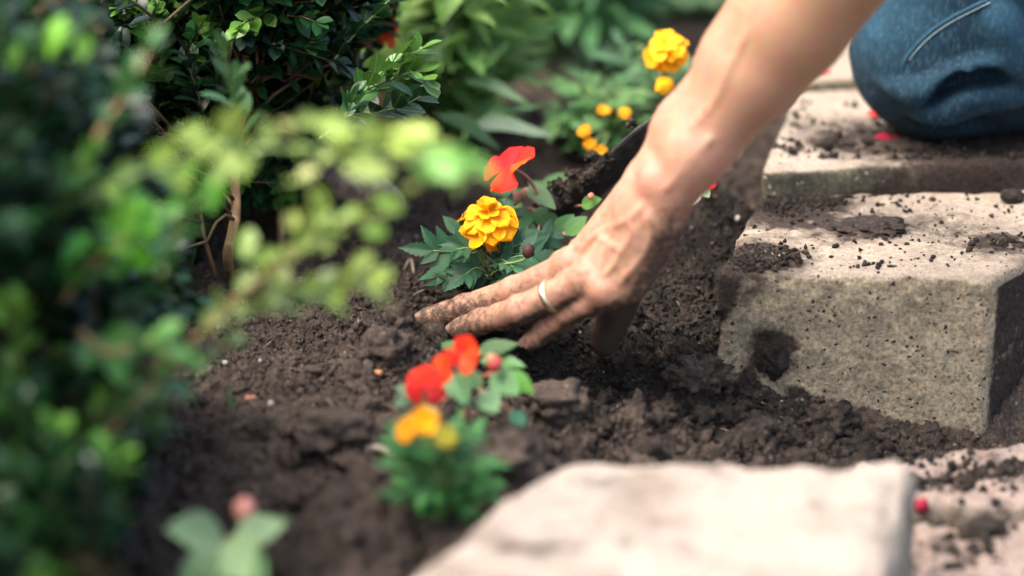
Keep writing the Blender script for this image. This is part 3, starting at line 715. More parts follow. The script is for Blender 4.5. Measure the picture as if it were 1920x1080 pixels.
arm.cone(T0, T1, .0150, .0135, .010)
th = SDF().chain([T1, T2, T3], (.0132, .0118, .0098), .004)
arm.group(fings, .0065); arm.group([th], .007)
base = SDF(); base.p = list(arm.p)
# web between ring and little finger, knuckles, tendons, veins, wrist bone: modelled on the skin
for mc in (MCm, MCr, MCp, MCi): arm.ball(mc + nor * .0045, .0082, .007)
for mc, F_, off in ((MCm, Fm, .006), (MCr, Fr, -.003), (MCp, Fp, -.011), (MCi, Fi, .013)):
    a = Wd + acr * off + nor * .0105 + mdir * .012; b_ = mc + nor * .0098
    pts = [a * (1 - t) + b_ * t for t in np.linspace(0, 1, 5)]
    pts = [p - nor * (float(base(p[None].astype(np.float32))[0])) for p in pts]
    arm.chain([p - nor * .0012 for p in pts], .0017, .0035)
def vein(pp, r=.0011, dep=.0006, k=.0034):
    dep = max(dep, .0008) + (.0012 if pp[0][1] < 350 else 0); r = r * .85
    P3 = [hit(base, *q) for q in pp]; P3 = [p for p in P3 if p is not None]
    if len(P3) < 2: return
    S_ = spline(P3, len(P3) * 3); g_ = grad(base, S_); d_ = base(S_.astype(np.float32)); S_ = S_ - g_ * (d_[:, None] + dep)
    arm.chain(S_, r, k)
vein([(1205, 385), (1180, 410), (1150, 425), (1118, 440), (1095, 462), (1085, 490)], .0012)
vein([(1180, 410), (1185, 440), (1165, 470), (1150, 500), (1125, 520)], .0011)
vein([(1118, 440), (1135, 452), (1165, 470)], .0009)
vein([(1105, 425), (1098, 445), (1075, 455), (1055, 475), (1040, 498)], .0011)
vein([(1215, 400), (1222, 440), (1205, 480), (1180, 510), (1165, 530)], .0010)
vein([(1300, 235), (1345, 180), (1370, 120), (1400, 60)], .0010, .0008, .005)
vein([(1180, 300), (1215, 250), (1240, 200), (1290, 140), (1320, 80)], .0010, .0006, .004)
q = hit(base, 1216, 333); gq = grad(base, q[None])[0]; arm.ball(q - gq * .0068, .0105, .009)   # ulnar head
q = hit(base, 1262, 300); gq = grad(base, q[None])[0]
arm.cone(hit(base, 1250, 352) + 0, hit(base, 1330, 262) + 0, .0002, .0002, .006)               # tendon along the outer wrist


# knuckle creases
def crease(px, py, dpx, dpy, L=.006, r=.0004):
    a = hit(base, px - dpx / 2, py - dpy / 2); b_ = hit(base, px + dpx / 2, py + dpy / 2)
    if a is None or b_ is None: return
    arm.cone(a, b_, r, r, .0014, op='s')
for (px, py) in ((974, 536), (968, 541), (980, 540), (880, 568), (886, 566)): crease(px, py, 6, 18)
for (px, py) in ((978, 568), (970, 571), (985, 570), (908, 594)): crease(px, py, 7, 20)
for (px, py) in ((1062, 580), (1070, 584), (1026, 612)): crease(px, py, 14, 14)
V, Q = march(arm, (-.085, 1.33, -.02), (.27, 1.545, .37), .00125)
# upper arm continues out of frame at coarser steps
d_all = arm
gN = grad(base, V)
s_arm = (V - W0) @ fdir
nz = fbm(V[:, 0], V[:, 1], V[:, 2], 3, 120) * .00022 + fbm(V[:, 0], V[:, 1], V[:, 2], 2, 420) * .00009
V = V + gN * (nz * sstep(.12, -.02, s_arm) + .00005)[:, None]
# colour: tanned forearm, pinker hand, earth on the fingers and the outer edge of the hand
tan = np.array([.38, .20, .112]); pink = np.array([.44, .225, .145]); pale = np.array([.47, .27, .185])
t1 = sstep(.0, .16, s_arm)[:, None]
nb = fbm(V[:, 0], V[:, 1], V[:, 2], 3, 45)[:, None]; nf = fbm(V[:, 0], V[:, 1] + 3, V[:, 2], 4, 160)[:, None]
C = pink * (1 - t1) + tan * t1 + (pale - pink) * np.clip(.35 + .8 * nb, 0, 1) * (1 - .5 * t1)
C[:, 0] += (.03 * nf[:, 0]); C[:, 1] -= .03 * np.clip(nf[:, 0], -1, 1) + 0
for jt, rr, am in ((MCm, .016, .5), (MCr, .016, .5), (MCp, .014, .4), (Fm[1], .011, .6), (Fr[1], .011, .6), (Fp[1], .010, .5)):   # redder skin on the joints
    wgt = am * np.exp(-((V - jt) ** 2).sum(1) / rr ** 2)[:, None]; C = C * (1 - wgt) + np.array([.52, .24, .17]) * wgt
q = hit(base, 1216, 333); wgt = .55 * np.exp(-((V - q) ** 2).sum(1) / .014 ** 2)[:, None]; C = C * (1 - wgt) + np.array([.50, .20, .15]) * wgt
dirt = np.zeros(len(V))
for P_, a in ((Fm, 1), (Fr, 1), (Fp, .7), (Fi, 1)):
    P_ = np.array(P_); L = np.full(len(V), 9.0); D = np.full(len(V), 9.0); acc = 0
    for i in range(3):
        ba = P_[i + 1] - P_[i]; h = np.clip((V - P_[i]) @ ba / ba.dot(ba), 0, 1); dd = np.linalg.norm(V - P_[i] - ba * h[:, None], axis=1)
        L = np.where(dd < D, i + h, L); D = np.minimum(D, dd)
    dirt = np.maximum(dirt, np.where(D < .014, (.42 + .45 * sstep(.8, 2.8, L)) * a, 0))
low = sstep(.0, -.6, gN @ nor)                     # undersides are caked
dirt = np.maximum(dirt, .95 * low * sstep(.02, -.01, s_arm - .0))
edge = sstep(.012, -.024, (V - Wd) @ acr) * sstep(.035, -.02, s_arm) * sstep(.55, -.1, gN @ nor)
dirt = np.maximum(dirt, .95 * edge)
thd = np.full(len(V), 9.0)
for a_, b_ in ((T1 * .6 + T2 * .4, T2), (T2, T3)):
    ba = b_ - a_; h = np.clip((V - a_) @ ba / ba.dot(ba), 0, 1); thd = np.minimum(thd, np.linalg.norm(V - a_ - ba * h[:, None], axis=1))
dirt = np.maximum(dirt, 1.0 * sstep(.024, .014, thd)); thm = 1.3 * sstep(.0185, .0145, thd)
dirt = np.maximum(dirt, .24 * sstep(.03, -.04, s_arm))
for px, py, s_, a in ((974, 541, .0035, .6), (921, 549, .003, .4), (977, 564, .0035, .6), (1080, 500, .004, .3), (1175, 490, .010, .35), (1105, 455, .005, .35), (1128, 520, .01, .3), (1190, 530, .012, .6), (1245, 420, .014, .65), (1225, 480, .014, .6), (1090, 470, .006, .4), (1040, 520, .006, .4), (1050, 545, .006, .35)):
    q = hit(base, px, py)
    if q is not None: dirt = np.maximum(dirt, a * np.exp(-((V - q) ** 2).sum(1) / s_ ** 2))
dn = fbm(V[:, 0], V[:, 1], V[:, 2] + 5, 4, 210, .6)
dirt = np.clip(dirt + .5 * dn * dirt ** .5 * (1 - .3 * dirt), 0, 1); dirt = np.maximum(dirt, thm); dirt = np.clip(dirt, 0, 1.3)
m, t, b, out = nmat('skin'); g = geo(t)
va = N(t, 'ShaderNodeVertexColor', layer_name='Col').outputs[0]; da = N(t, 'ShaderNodeAttribute', attribute_name='Dirt').outputs['Fac']
fn = noise(t, g, 700, 5, .65); f2 = noise(t, g, 240, 4, .6)
c = mix(t, va, mix(t, va, (.82, .70, .66), .6, 'MULTIPLY'), math_(t, 'MULTIPLY', f2, .8))
dm = N(t, 'ShaderNodeClamp'); t.links.new(math_(t, 'ADD', math_(t, 'MULTIPLY', math_(t, 'SUBTRACT', fn, .5), math_(t, 'MULTIPLY', da, 1.7)), da), dm.inputs[0])
dcol = mix(t, (.23, .125, .075), (.028, .020, .015), ramp(t, dm.outputs[0], [(.48, (0, 0, 0)), (1.0, (1, 1, 1))]))
c = mix(t, c, dcol, ramp(t, dm.outputs[0], [(.12, (0, 0, 0)), (.75, (.93, .93, .93))]))
t.links.new(c, b.inputs['Base Color']); b.inputs['Subsurface Weight'].default_value = .22; b.inputs['Subsurface Radius'].default_value = (1, .35, .2); b.inputs['Subsurface Scale'].default_value = .006
rr = N(t, 'ShaderNodeMapRange'); t.links.new(dm.outputs[0], rr.inputs[0]); rr.inputs[3].default_value = .46; rr.inputs[4].default_value = .85; t.links.new(rr.outputs[0], b.inputs['Roughness'])
b.inputs['Specular IOR Level'].default_value = .42
p = bump(t, b, voro(t, g, 900), .00025, .5); p = bump(t, b, fn, .0005, .6, p); 
wv = N(t, 'ShaderNodeTexWave'); 
bump(t, b, f2, .0007, .45, p)
M_skin = m
kx = PY(1745, 90, 1.745)
person = thing('person', "person in blue jeans kneeling on the blocks, pressing a soil-covered hand into the bed", 'person', (kx[0], kx[1], .068))
me = mesh_np('body', V - np.array(WM[person.name].translation), Q, True, C, m)
at = me.attributes.new('Dirt', 'FLOAT', 'POINT'); at.data.foreach_set('value', dirt.astype(np.float32))
body = link('body', me, None, person, WM[person.name].copy())
# fingernails
m, t, b, out = nmat('nail'); t.links.new(ramp(t, noise(t, geo(t), 300, 4), [(.3, (.09, .055, .04)), (.7, (.30, .18, .135))]), b.inputs['Base Color']); b.inputs['Roughness'].default_value = .35
M_nail = m
for P_, r in ((Fm, .0072), (Fr, .0072), (Fp, .0064), (Fi, .0070)):
    d = nrm(P_[3] - P_[2]); n_ = nrm(nor + np.array([0, -.15, .3]) - d * (nor + np.array([0, -.15, .3])).dot(d)); x = np.cross(d, n_)
    mb = MB(); V_, Q_ = [], []; NU, NV = 8, 7
    cen = P_[3] + d * r * .1
    for i in range(NV + 1):
        for j in range(NU + 1):
            u = (j / NU - .5) * 2; v = i / NV; wd = r * .66 * (1 - .35 * abs(2 * v - 1) ** 3)
            th_ = u * .95; p = cen + d * (v - .35) * r * 1.35 + x * math.sin(th_) * wd * 1.15 + n_ * (math.cos(th_) * r * .99 - r * .02 - max(0, v - .6) * r * .25)
            V_.append(p)
    for i in range(NV):
        for j in range(NU): a = i * (NU + 1) + j; Q_.append((a, a + 1, a + NU + 2, a + NU + 1))
    V_ = np.array(V_); mb.add(V_, Q_); V2 = V_ - n_ * .0006; mb.add(V2, [q[::-1] for q in Q_])
    mb.build('fingernail', M_nail, person)
# ring
m, t, b, out = nmat('gold'); b.inputs['Base Color'].default_value = (.93, .84, .60, 1); b.inputs['Metallic'].default_value = 1; b.inputs['Roughness'].default_value = .3
rc = hit(base, 1019, 560); d = nrm(Fr[1] - Fr[0]); hpar = (rc - Fr[0]) @ d; cen = Fr[0] + d * hpar
vr = nrm(rc - cen); e2 = np.cross(d, vr); rad = max(np.linalg.norm(rc - cen), .0095) + .0003
V_, Q_ = [], []; NU = 48; prof = [(-.0023, 0), (-.0018, .0009), (0, .0012), (.0018, .0009), (.0023, 0), (.0018, -.0006), (-.0018, -.0006)]
for i in range(NU):
    th_ = 2 * math.pi * i / NU; rv = vr * math.cos(th_) + e2 * math.sin(th_)
    for (a, b2) in prof: V_.append(cen + rv * (rad + b2) + d * a)
npf = len(prof)
for i in range(NU):
    for k in range(npf): Q_.append((i * npf + k, i * npf + (k + 1) % npf, ((i + 1) % NU) * npf + (k + 1) % npf, ((i + 1) % NU) * npf + k))
mb = MB(); mb.add(V_, Q_); rg = mb.build('ring', m, person); rg['label'] = 'gold wedding band'

# ------------------------------------------------------------------ jeans: bent leg with the knee on the block
leg = SDF(); K0 = kx + np.array([.004, 0, 0.0]); HIP = K0 + np.array([.20, .03, .43]); ANK = K0 + np.array([.42, .10, -.015])
leg.cone(K0, K0 + (HIP - K0) * .35, .064, .078, .02); leg.cone(K0 + (HIP - K0) * .35, HIP, .078, .098, .02)
leg.cone(K0 + np.array([.01, .0, -.004]), K0 + (ANK - K0) * .45, .060, .066, .018); leg.cone(K0 + (ANK - K0) * .45, ANK, .066, .045, .02)
lb = SDF(); lb.p = list(leg.p)
def lhit(px, py): return hit(lb, px, py, 1.4, 2.2)
def fold(pp, r, k, op='u', dep=0.0):
    P3 = [lhit(*q) for q in pp]; P3 = [p for p in P3 if p is not None]
    if len(P3) < 2: return
    S_ = spline(P3, len(P3) * 3); g_ = grad(lb, S_); tt = np.linspace(0, 1, len(S_)); leg.chain(S_ - g_ * dep, r - (r + .006) * (1 - np.minimum(1, np.minimum(tt, 1.6 - tt * (1 if pp[-1][0] < 1900 else 0) - .6 * (pp[-1][0] < 1900)) * 3.5)) if op == 'u' else r - (r + .004) * (1 - np.minimum(1, np.minimum(tt, 1 - tt) * 4)), k, op=op)
fold([(1640, 148), (1690, 168), (1740, 172), (1800, 145), (1860, 128), (1919, 132)], .0045, .014)

fold([(1735, 190), (1765, 185), (1800, 160), (1860, 146), (1919, 150)], .0050, .013, 's')
fold([(1700, 208), (1760, 212), (1820, 190), (1919, 180)], .0045, .014)
fold([(1860, 0), (1885, 60), (1919, 120)], .006, .016)

fold([(1720, 225), (1800, 236), (1880, 236)], .004, .012, 's')
Vl, Ql = march(leg, K0 + np.array([-.09, -.12, -.085]), K0 + np.array([.52, .24, .56]), .0030)
gl = grad(lb, Vl)
Vl = Vl + gl * (.0012 * fbm(Vl[:, 0], Vl[:, 1], Vl[:, 2], 3, 35))[:, None]
Vl[:, 2] = np.maximum(Vl[:, 2], .0695)
# worn, paler denim on the knee front and the outside of the thigh
wear = np.zeros(len(Vl))
for px, py, s_, a in ((1640, 40, .035, .8), (1615, 100, .02, .45), (1700, 20, .035, .6), (1900, 50, .028, 1.0), (1915, 110, .02, .7), (1870, 0, .02, .3)):
    q = lhit(px, py)
    if q is not None: wear = np.maximum(wear, a * np.exp(-((Vl - q) ** 2).sum(1) / s_ ** 2))
ridge = np.clip((lb(Vl.astype(np.float32)) - .0015) / .004, 0, 1) * .25
wear = np.clip(wear + ridge, 0, 1)
m, t, b, out = nmat('denim'); g = geo(t)
va = N(t, 'ShaderNodeVertexColor', layer_name='Col').outputs[0]; sp = N(t, 'ShaderNodeSeparateColor'); t.links.new(va, sp.inputs[0])
mp = N(t, 'ShaderNodeMapping'); mp.inputs['Rotation'].default_value = (0, .5, .3); mp.inputs['Scale'].default_value = (1, 1, .12); t.links.new(g, mp.inputs[0])
st = noise(t, mp.outputs[0], 900, 3, .6); bl = noise(t, g, 60, 4, .6)
wf = N(t, 'ShaderNodeClamp'); t.links.new(math_(t, 'ADD', sp.outputs[0], math_(t, 'MULTIPLY', math_(t, 'SUBTRACT', st, .5), .7)), wf.inputs[0])
c = mix(t, (.002, .013, .025), (.018, .066, .105), wf.outputs[0]); c = mix(t, c, (.003, .014, .028), math_(t, 'MULTIPLY', bl, .45))
mp2 = N(t, 'ShaderNodeMapping'); mp2.inputs['Rotation'].default_value = (0, .5, .3); mp2.inputs['Scale'].default_value = (1, 1, .2); t.links.new(g, mp2.inputs[0])
s2 = noise(t, mp2.outputs[0], 620, 4, .7); c = mix(t, c, (.06, .13, .17), ramp(t, s2, [(.50, (0, 0, 0)), (.72, (.6, .6, .6))]))
t.links.new(c, b.inputs['Base Color']); b.inputs['Roughness'].default_value = .85; b.inputs['Specular IOR Level'].default_value = .2; b.inputs['Sheen Weight'].default_value = .02
p = bump(t, b, st, .0008, .6); bump(t, b, bl, .003, .4, p)
jeans = link('jeans', mesh_np('jeans', Vl - np.array(WM[person.name].translation), Ql, True, np.repeat(wear[:, None], 3, 1), m), None, person, WM[person.name].copy())
jeans['label'] = 'blue denim jeans, faded at the knee'
m2 = simple('seam_thread', (.16, .24, .28), (.30, .38, .38), 500, .8)
def seam(pp, r, mat, off, name, c=None):
    P3 = [hit(leg, *q, 1.4, 2.2) for q in pp]; P3 = [p for p in P3 if p is not None]; S_ = spline(P3, 30); g_ = grad(leg, S_); S_ = S_ + g_ * off
    mb = MB(); mb.tube(S_, r, 6); mb.build(name, mat, jeans)
    return S_, g_
sline = [(1852, 0), (1805, 22), (1765, 45), (1735, 68), (1712, 92), (1700, 108)]
seam(sline + [(1694, 124), (1692, 140)], np.concatenate([np.full(22, .0018), np.linspace(.0018, .0004, 8)]), m, -.0003, 'seam')
S_, g_ = seam([(x + 5, y + 5) for x, y in sline], .0004, m2, .0008, 'stitching')
print('body verts', len(V), 'leg', len(Vl))
# ------------------------------------------------------------------ leaves and petals
t = M_petal.node_tree; b = [n for n in t.nodes if n.type == 'BSDF_PRINCIPLED'][0]
pm_ = N(t, 'ShaderNodeMapping'); pm_.inputs['Scale'].default_value = (14, 1.2, 1); t.links.new(N(t, 'ShaderNodeTexCoord').outputs['Object'], pm_.inputs[0])
bump(t, b, noise(t, pm_.outputs[0], 1.0, 3, .6), .0012, .7)
_src = b.inputs['Base Color'].links[0].from_socket
_c = mix(t, _src, mix(t, _src, (1, .80, .65), 1.0, 'MULTIPLY'), ramp(t, noise(t, pm_.outputs[0], 1.0, 3, .6), [(.35, (0, 0, 0)), (.7, (.8, .8, .8))]))
t.links.new(_c, b.inputs['Base Color'])
def prof_ovate(t): return np.sin(np.pi * np.clip(t, 0, 1) ** .8) ** .8
def prof_obov(t): return np.sin(np.pi * np.clip(t, 0, 1) ** 1.35) ** .62
def prof_lance(t): return np.sin(np.pi * np.clip(t, 0, 1) ** .75) ** 1.1
def blade(L, W, prof, n=6, m=1, fold=.2, curl=.15, teeth=0, wav=0.0, wn=3, ph=0.0, roll=0.0):
    """leaf or petal sheet: base at origin, runs along +Y, faces +Z"""
    V, Q = [], []
    for i in range(n + 1):
        t = i / n; w = W / 2 * max(float(prof(np.array(t))), .04)
        for j in range(-m, m + 1):
            u = j / m; ww = w
            if teeth and abs(j) == m and 0 < i < n: ww = w * (1 + teeth * (1 if i % 2 else -.35))
            x = u * ww; z = fold * abs(x) - curl * L * t * t + wav * math.sin(wn * 6.28 * (t + .13 * j) + ph) * abs(u) * t - roll * (u * u) * w
            V.append((x, L * t + (teeth * .12 * L if (teeth and abs(j) == m and i % 2) else 0), z))
    k = 2 * m + 1
    for i in range(n):
        for j in range(2 * m): a = i * k + j; Q.append((a, a + 1, a + k + 1, a + k))
    return np.array(V), np.array(Q)
def blade_mesh(name, mat, **k):
    V, Q = blade(**k); return mesh_np(name, V, Q, True, None, mat)
def joined(name, tmpl, Ms, cols, mat, parent, label=None):
    """many copies of one template joined into one mesh"""
    V, Q = tmpl; Ms = np.array(Ms); Vh = np.concatenate([V, np.ones((len(V), 1))], 1)
    W = np.einsum('nij,vj->nvi', Ms, Vh)[..., :3].reshape(-1, 3) - np.array(WM[parent.name].translation)
    FF = (Q[None] + (np.arange(len(Ms)) * len(V))[:, None, None]).reshape(-1, Q.shape[1])
    C = np.repeat(np.array(cols)[:, None, :], len(V), 1).reshape(-1, 3)
    o = link(name, mesh_np(name, W, FF, True, C, mat), None, parent, Matrix.Translation(WM[parent.name].translation))
    return tag(o, label, kind='stuff')
def jc(c, s=.18, hs=.06):
    c = np.array(c) * (1 + random.uniform(-s, s)); c[0] *= 1 + random.uniform(-hs, hs) * 2; return np.clip(c, 0, 1)

# ------------------------------------------------------------------ boxwood shrubs
BOX = [blade_mesh('leaf', M_boxleaf, L=.019, W=.0115, prof=prof_obov, n=6, m=2, fold=.0, curl=c_, roll=-.25) for c_ in (.08, .22, -.05)]
BOXT = blade(L=.019, W=.0115, prof=prof_obov, n=4, m=1, fold=.22, curl=.14)
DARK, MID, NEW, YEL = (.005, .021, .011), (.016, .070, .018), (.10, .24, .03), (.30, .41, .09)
def twig_leaves(P, sp, L, out, age, sc_=1.0, hang=.0, c0=None, c1=None, t0=.08, spread=1.0):
    """opposite leaf pairs along polyline P; appends (matrix, colour)"""
    P = np.asarray(P); seg = np.linalg.norm(np.diff(P, axis=0), axis=1); T = np.concatenate([[0], np.cumsum(seg)]); tot = T[-1]
    s_ = tot * t0; k = 0
    roll0 = random.uniform(0, 3.14)
    while s_ < tot:
        i = min(np.searchsorted(T, s_) - 1, len(P) - 2); i = max(i, 0); f = (s_ - T[i]) / (seg[i] + 1e-9); p = P[i] + (P[i + 1] - P[i]) * f; d = nrm(P[i + 1] - P[i])
        a = np.cross(d, (0, 0, 1)); a = nrm(a) if np.linalg.norm(a) > .1 else np.array([1., 0, 0]); b_ = np.cross(d, a)
        th_ = roll0 + (k % 2) * math.pi / 2 + random.uniform(-.25, .25); e = a * math.cos(th_) + b_ * math.sin(th_)
        rel = s_ / tot
        for sg in (-1, 1):
            ang = (.95 - .45 * rel * rel) * spread + random.uniform(-.2, .2); ld = nrm(d * math.cos(ang) + e * sg * math.sin(ang) + np.array([0, 0, -hang])); up = nrm(d * .7 + np.array([0, 0, .8]) + rng.normal(0, .15, 3))
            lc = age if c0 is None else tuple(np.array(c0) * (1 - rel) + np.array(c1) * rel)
            q = L * random.uniform(.75, 1.12) * (1 - .3 * max(0, rel - .75) * 4 * .6) / .019 * sc_
            out.append((frame(p, ld, up, q), jc(lc)))
        k += 1; s_ += sp * random.uniform(.8, 1.2)
    ld = nrm(P[-1] - P[-2]); out.append((frame(P[-1], ld, (0, 0, 1), L * .7 / .019), jc(age if c1 is None else c1)))
def cluster(root, px, py, d, L, c, n, seed, ax=(1, 0, .15), sp=.6):
    r_ = np.random.default_rng(seed); d = d + .11; L = L * .88; c0 = PD(px, py, d); ax = nrm(ax)
    for k in range(n):
        dd = nrm(ax + r_.normal(0, sp, 3) * [1, .6, 1]); p = c0 + r_.normal(0, L * .42, 3) - dd * L * .5
        link('leaf', BOX[k % 3], None, root, MM(frame(p, dd, np.array([0, -.7, .8]) + r_.normal(0, .35, 3), L * r_.uniform(.5, 1.15) / .019)), np.clip(np.array(c) * r_.uniform(.75, 1.25), 0, 1))
def put_leaves(root, leaves, limit, tmpl_meshes, tmpl, mat_joined, lab):
    Pp = np.array([l[0][:3, 3] for l in leaves]); px, py, d = proj(Pp)
    vis = (px > -60) & (px < 1980) & (py > -60) & (py < 1140) & (d > .1)
    score = np.where(vis, d, 99) ; order = np.argsort(score)
    near = [i for i in order[:limit] if vis[i]]; ns = set(near)
    for i in near: link('leaf', random.choice(tmpl_meshes), None, root, MM(leaves[i][0]), leaves[i][1])
    rest = [i for i in range(len(leaves)) if i not in ns]
    if rest: joined('leaf_mass', tmpl, [leaves[i][0] for i in rest], [leaves[i][1] for i in rest], mat_joined, root, lab)
def boxwood(label, base_pt, lobes, seed, stems, ntw, fancy=(), limit=290, cut=None, density=1.0, newp=.3):
    random.seed(seed); r_ = np.random.default_rng(seed)
    root = thing('boxwood_shrub', label, 'shrub', base_pt, 'boxwood shrubs along the left of the bed')
    base_pt = np.array(base_pt, float); leaves = []; tw = MB(); hubs = []
    for S_ in stems:
        P = spline(S_[0], 14); mb = MB(); mb.tube(P, np.linspace(S_[1], S_[2], 14), 8, jit=.25); mb.build('stem', M_bark, root)
        hubs += list(P[3:])
    for (c, rad, n_) in lobes:
        c = np.array(c); rad = np.array(rad)
        for _ in range(int(n_ * density)):
            v = nrm(r_.normal(size=3)); v[2] = abs(v[2]) * .9 if random.random() < .75 else v[2]
            tip = c + v * rad * random.random() ** .28
            if cut is not None and not cut(tip): continue
            if tip[2] < .015: tip[2] = .015 + random.random() * .03
            hb = min(hubs, key=lambda h: np.linalg.norm((h - tip) * np.array([1, 1, .7])) + .08 * random.random()) if hubs else base_pt
            L = random.uniform(.05, .10); d = nrm(nrm(tip - hb) + np.array([0, 0, .45]) + r_.normal(0, .35, 3) + v * .6); st = tip - d * L
            mid = (st + tip) / 2 + r_.normal(0, .005, 3)
            P = spline([st, mid, tip], 5); tw.tube(P, np.linspace(.0011, .0005, 5), 4, (1, 1, 1))
            if np.linalg.norm(hb - st) < .09: tw.tube(spline([hb, (hb + st) / 2 + np.array([0, 0, .01]), st], 4), (.0016, .0015, .0013, .0011), 4)
            new = random.random() < newp
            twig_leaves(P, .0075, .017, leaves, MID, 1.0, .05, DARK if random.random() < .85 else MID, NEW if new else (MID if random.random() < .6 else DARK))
    if tw.n: tag(tw.build('twig_growth', M_twig, root), kind='stuff')
    for (pts, c0, c1, L, sp, rad) in fancy:
        P = spline(pts, 5 * len(pts)); mb = MB(); mb.tube(P, np.linspace(rad, rad * .45, len(P)), 6, jit=.2); mb.build('branch', M_stem if rad < .0016 else M_bark, root)
        fl = []; twig_leaves(P, sp, L, fl, MID, 1.0, .0, c0, c1, .12, .85); leaves_f = fl
        for i, (Mx, cc) in enumerate(fl): link('leaf', random.choice(BOX), None, root, MM(Mx), cc)
        limit -= len(fl)
    put_leaves(root, leaves, max(limit, 20), BOX, BOXT, M_boxleafs, 'small boxwood leaves')
    return root
def pd(*a): return [PD(*q) for q in a]
def cutA(p):   # keeps the crown left of its edge towards the path
    px, py, d = proj(p); lim = np.interp(py, [-300, 0, 60, 140, 230, 300, 345, 420, 480, 560, 640], [800, 720, 700, 680, 640, 600, 560, 500, 470, 330, 200]); return px < lim
gA = on_soil(432, 525)
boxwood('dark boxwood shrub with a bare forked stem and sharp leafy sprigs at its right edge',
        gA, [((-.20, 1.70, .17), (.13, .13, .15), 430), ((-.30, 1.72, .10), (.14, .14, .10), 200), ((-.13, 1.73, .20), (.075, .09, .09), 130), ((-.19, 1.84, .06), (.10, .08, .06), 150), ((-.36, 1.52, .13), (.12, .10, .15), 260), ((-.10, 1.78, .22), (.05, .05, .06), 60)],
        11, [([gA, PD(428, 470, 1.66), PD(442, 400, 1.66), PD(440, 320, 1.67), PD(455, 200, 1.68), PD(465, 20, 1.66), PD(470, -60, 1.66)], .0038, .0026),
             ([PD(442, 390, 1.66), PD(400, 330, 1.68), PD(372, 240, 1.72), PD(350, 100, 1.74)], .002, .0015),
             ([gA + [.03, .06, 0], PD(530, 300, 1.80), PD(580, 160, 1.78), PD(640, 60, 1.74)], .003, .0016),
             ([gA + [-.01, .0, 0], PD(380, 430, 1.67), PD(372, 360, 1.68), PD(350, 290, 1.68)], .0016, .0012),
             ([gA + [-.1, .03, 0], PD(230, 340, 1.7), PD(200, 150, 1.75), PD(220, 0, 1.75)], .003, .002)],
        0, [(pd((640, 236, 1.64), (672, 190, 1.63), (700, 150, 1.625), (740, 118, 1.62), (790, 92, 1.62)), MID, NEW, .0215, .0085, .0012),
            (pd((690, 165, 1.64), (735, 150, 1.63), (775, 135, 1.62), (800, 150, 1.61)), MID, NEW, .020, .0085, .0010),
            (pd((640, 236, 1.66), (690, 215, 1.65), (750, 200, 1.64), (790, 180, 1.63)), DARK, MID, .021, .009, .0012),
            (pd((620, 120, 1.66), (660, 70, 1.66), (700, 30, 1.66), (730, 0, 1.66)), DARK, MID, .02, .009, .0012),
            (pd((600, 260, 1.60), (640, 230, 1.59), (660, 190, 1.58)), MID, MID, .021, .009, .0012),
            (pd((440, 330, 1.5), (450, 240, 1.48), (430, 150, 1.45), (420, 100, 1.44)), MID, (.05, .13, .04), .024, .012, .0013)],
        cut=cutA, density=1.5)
def cutB(p):
    px, py, d = proj(p); lim = np.interp(py, [-400, 0, 120, 260, 420, 560, 680, 760, 860, 960, 1080], [330, 330, 340, 300, 330, 400, 400, 330, 260, 220, 180]); return px < lim
gB = np.array([-.30, 1.17, -.005])
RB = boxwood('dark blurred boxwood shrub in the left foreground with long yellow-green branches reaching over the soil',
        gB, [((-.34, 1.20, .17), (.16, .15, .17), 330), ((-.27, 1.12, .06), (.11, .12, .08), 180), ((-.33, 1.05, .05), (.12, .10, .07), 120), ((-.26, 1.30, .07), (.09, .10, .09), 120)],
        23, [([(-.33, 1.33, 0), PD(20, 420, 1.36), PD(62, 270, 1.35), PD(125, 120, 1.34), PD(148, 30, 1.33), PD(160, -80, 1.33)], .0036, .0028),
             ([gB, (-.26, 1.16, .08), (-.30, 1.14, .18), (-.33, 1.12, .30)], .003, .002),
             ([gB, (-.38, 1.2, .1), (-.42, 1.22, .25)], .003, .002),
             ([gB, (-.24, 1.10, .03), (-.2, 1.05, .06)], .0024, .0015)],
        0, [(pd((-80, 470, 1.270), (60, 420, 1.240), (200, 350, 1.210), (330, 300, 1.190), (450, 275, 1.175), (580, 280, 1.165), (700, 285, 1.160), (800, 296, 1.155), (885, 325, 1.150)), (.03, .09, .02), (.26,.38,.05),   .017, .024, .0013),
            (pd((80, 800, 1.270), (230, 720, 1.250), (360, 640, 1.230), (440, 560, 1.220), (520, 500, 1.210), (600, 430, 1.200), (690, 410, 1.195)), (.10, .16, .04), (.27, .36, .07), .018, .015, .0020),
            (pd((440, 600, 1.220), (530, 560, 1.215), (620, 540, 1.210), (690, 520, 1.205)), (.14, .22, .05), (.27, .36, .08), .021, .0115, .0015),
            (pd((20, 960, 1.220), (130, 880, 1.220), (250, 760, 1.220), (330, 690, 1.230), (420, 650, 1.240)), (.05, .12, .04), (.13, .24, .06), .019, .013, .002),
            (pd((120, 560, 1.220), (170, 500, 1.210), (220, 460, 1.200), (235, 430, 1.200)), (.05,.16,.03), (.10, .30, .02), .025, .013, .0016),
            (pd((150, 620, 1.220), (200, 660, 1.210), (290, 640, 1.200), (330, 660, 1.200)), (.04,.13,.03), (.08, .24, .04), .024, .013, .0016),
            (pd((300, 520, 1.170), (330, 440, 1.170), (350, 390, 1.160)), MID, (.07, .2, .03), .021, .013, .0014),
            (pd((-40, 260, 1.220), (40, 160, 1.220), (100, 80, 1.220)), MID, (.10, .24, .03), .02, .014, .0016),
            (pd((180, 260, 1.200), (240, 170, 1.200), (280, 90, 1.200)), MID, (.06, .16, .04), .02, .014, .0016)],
        cut=cutB, density=1.4, newp=.12)
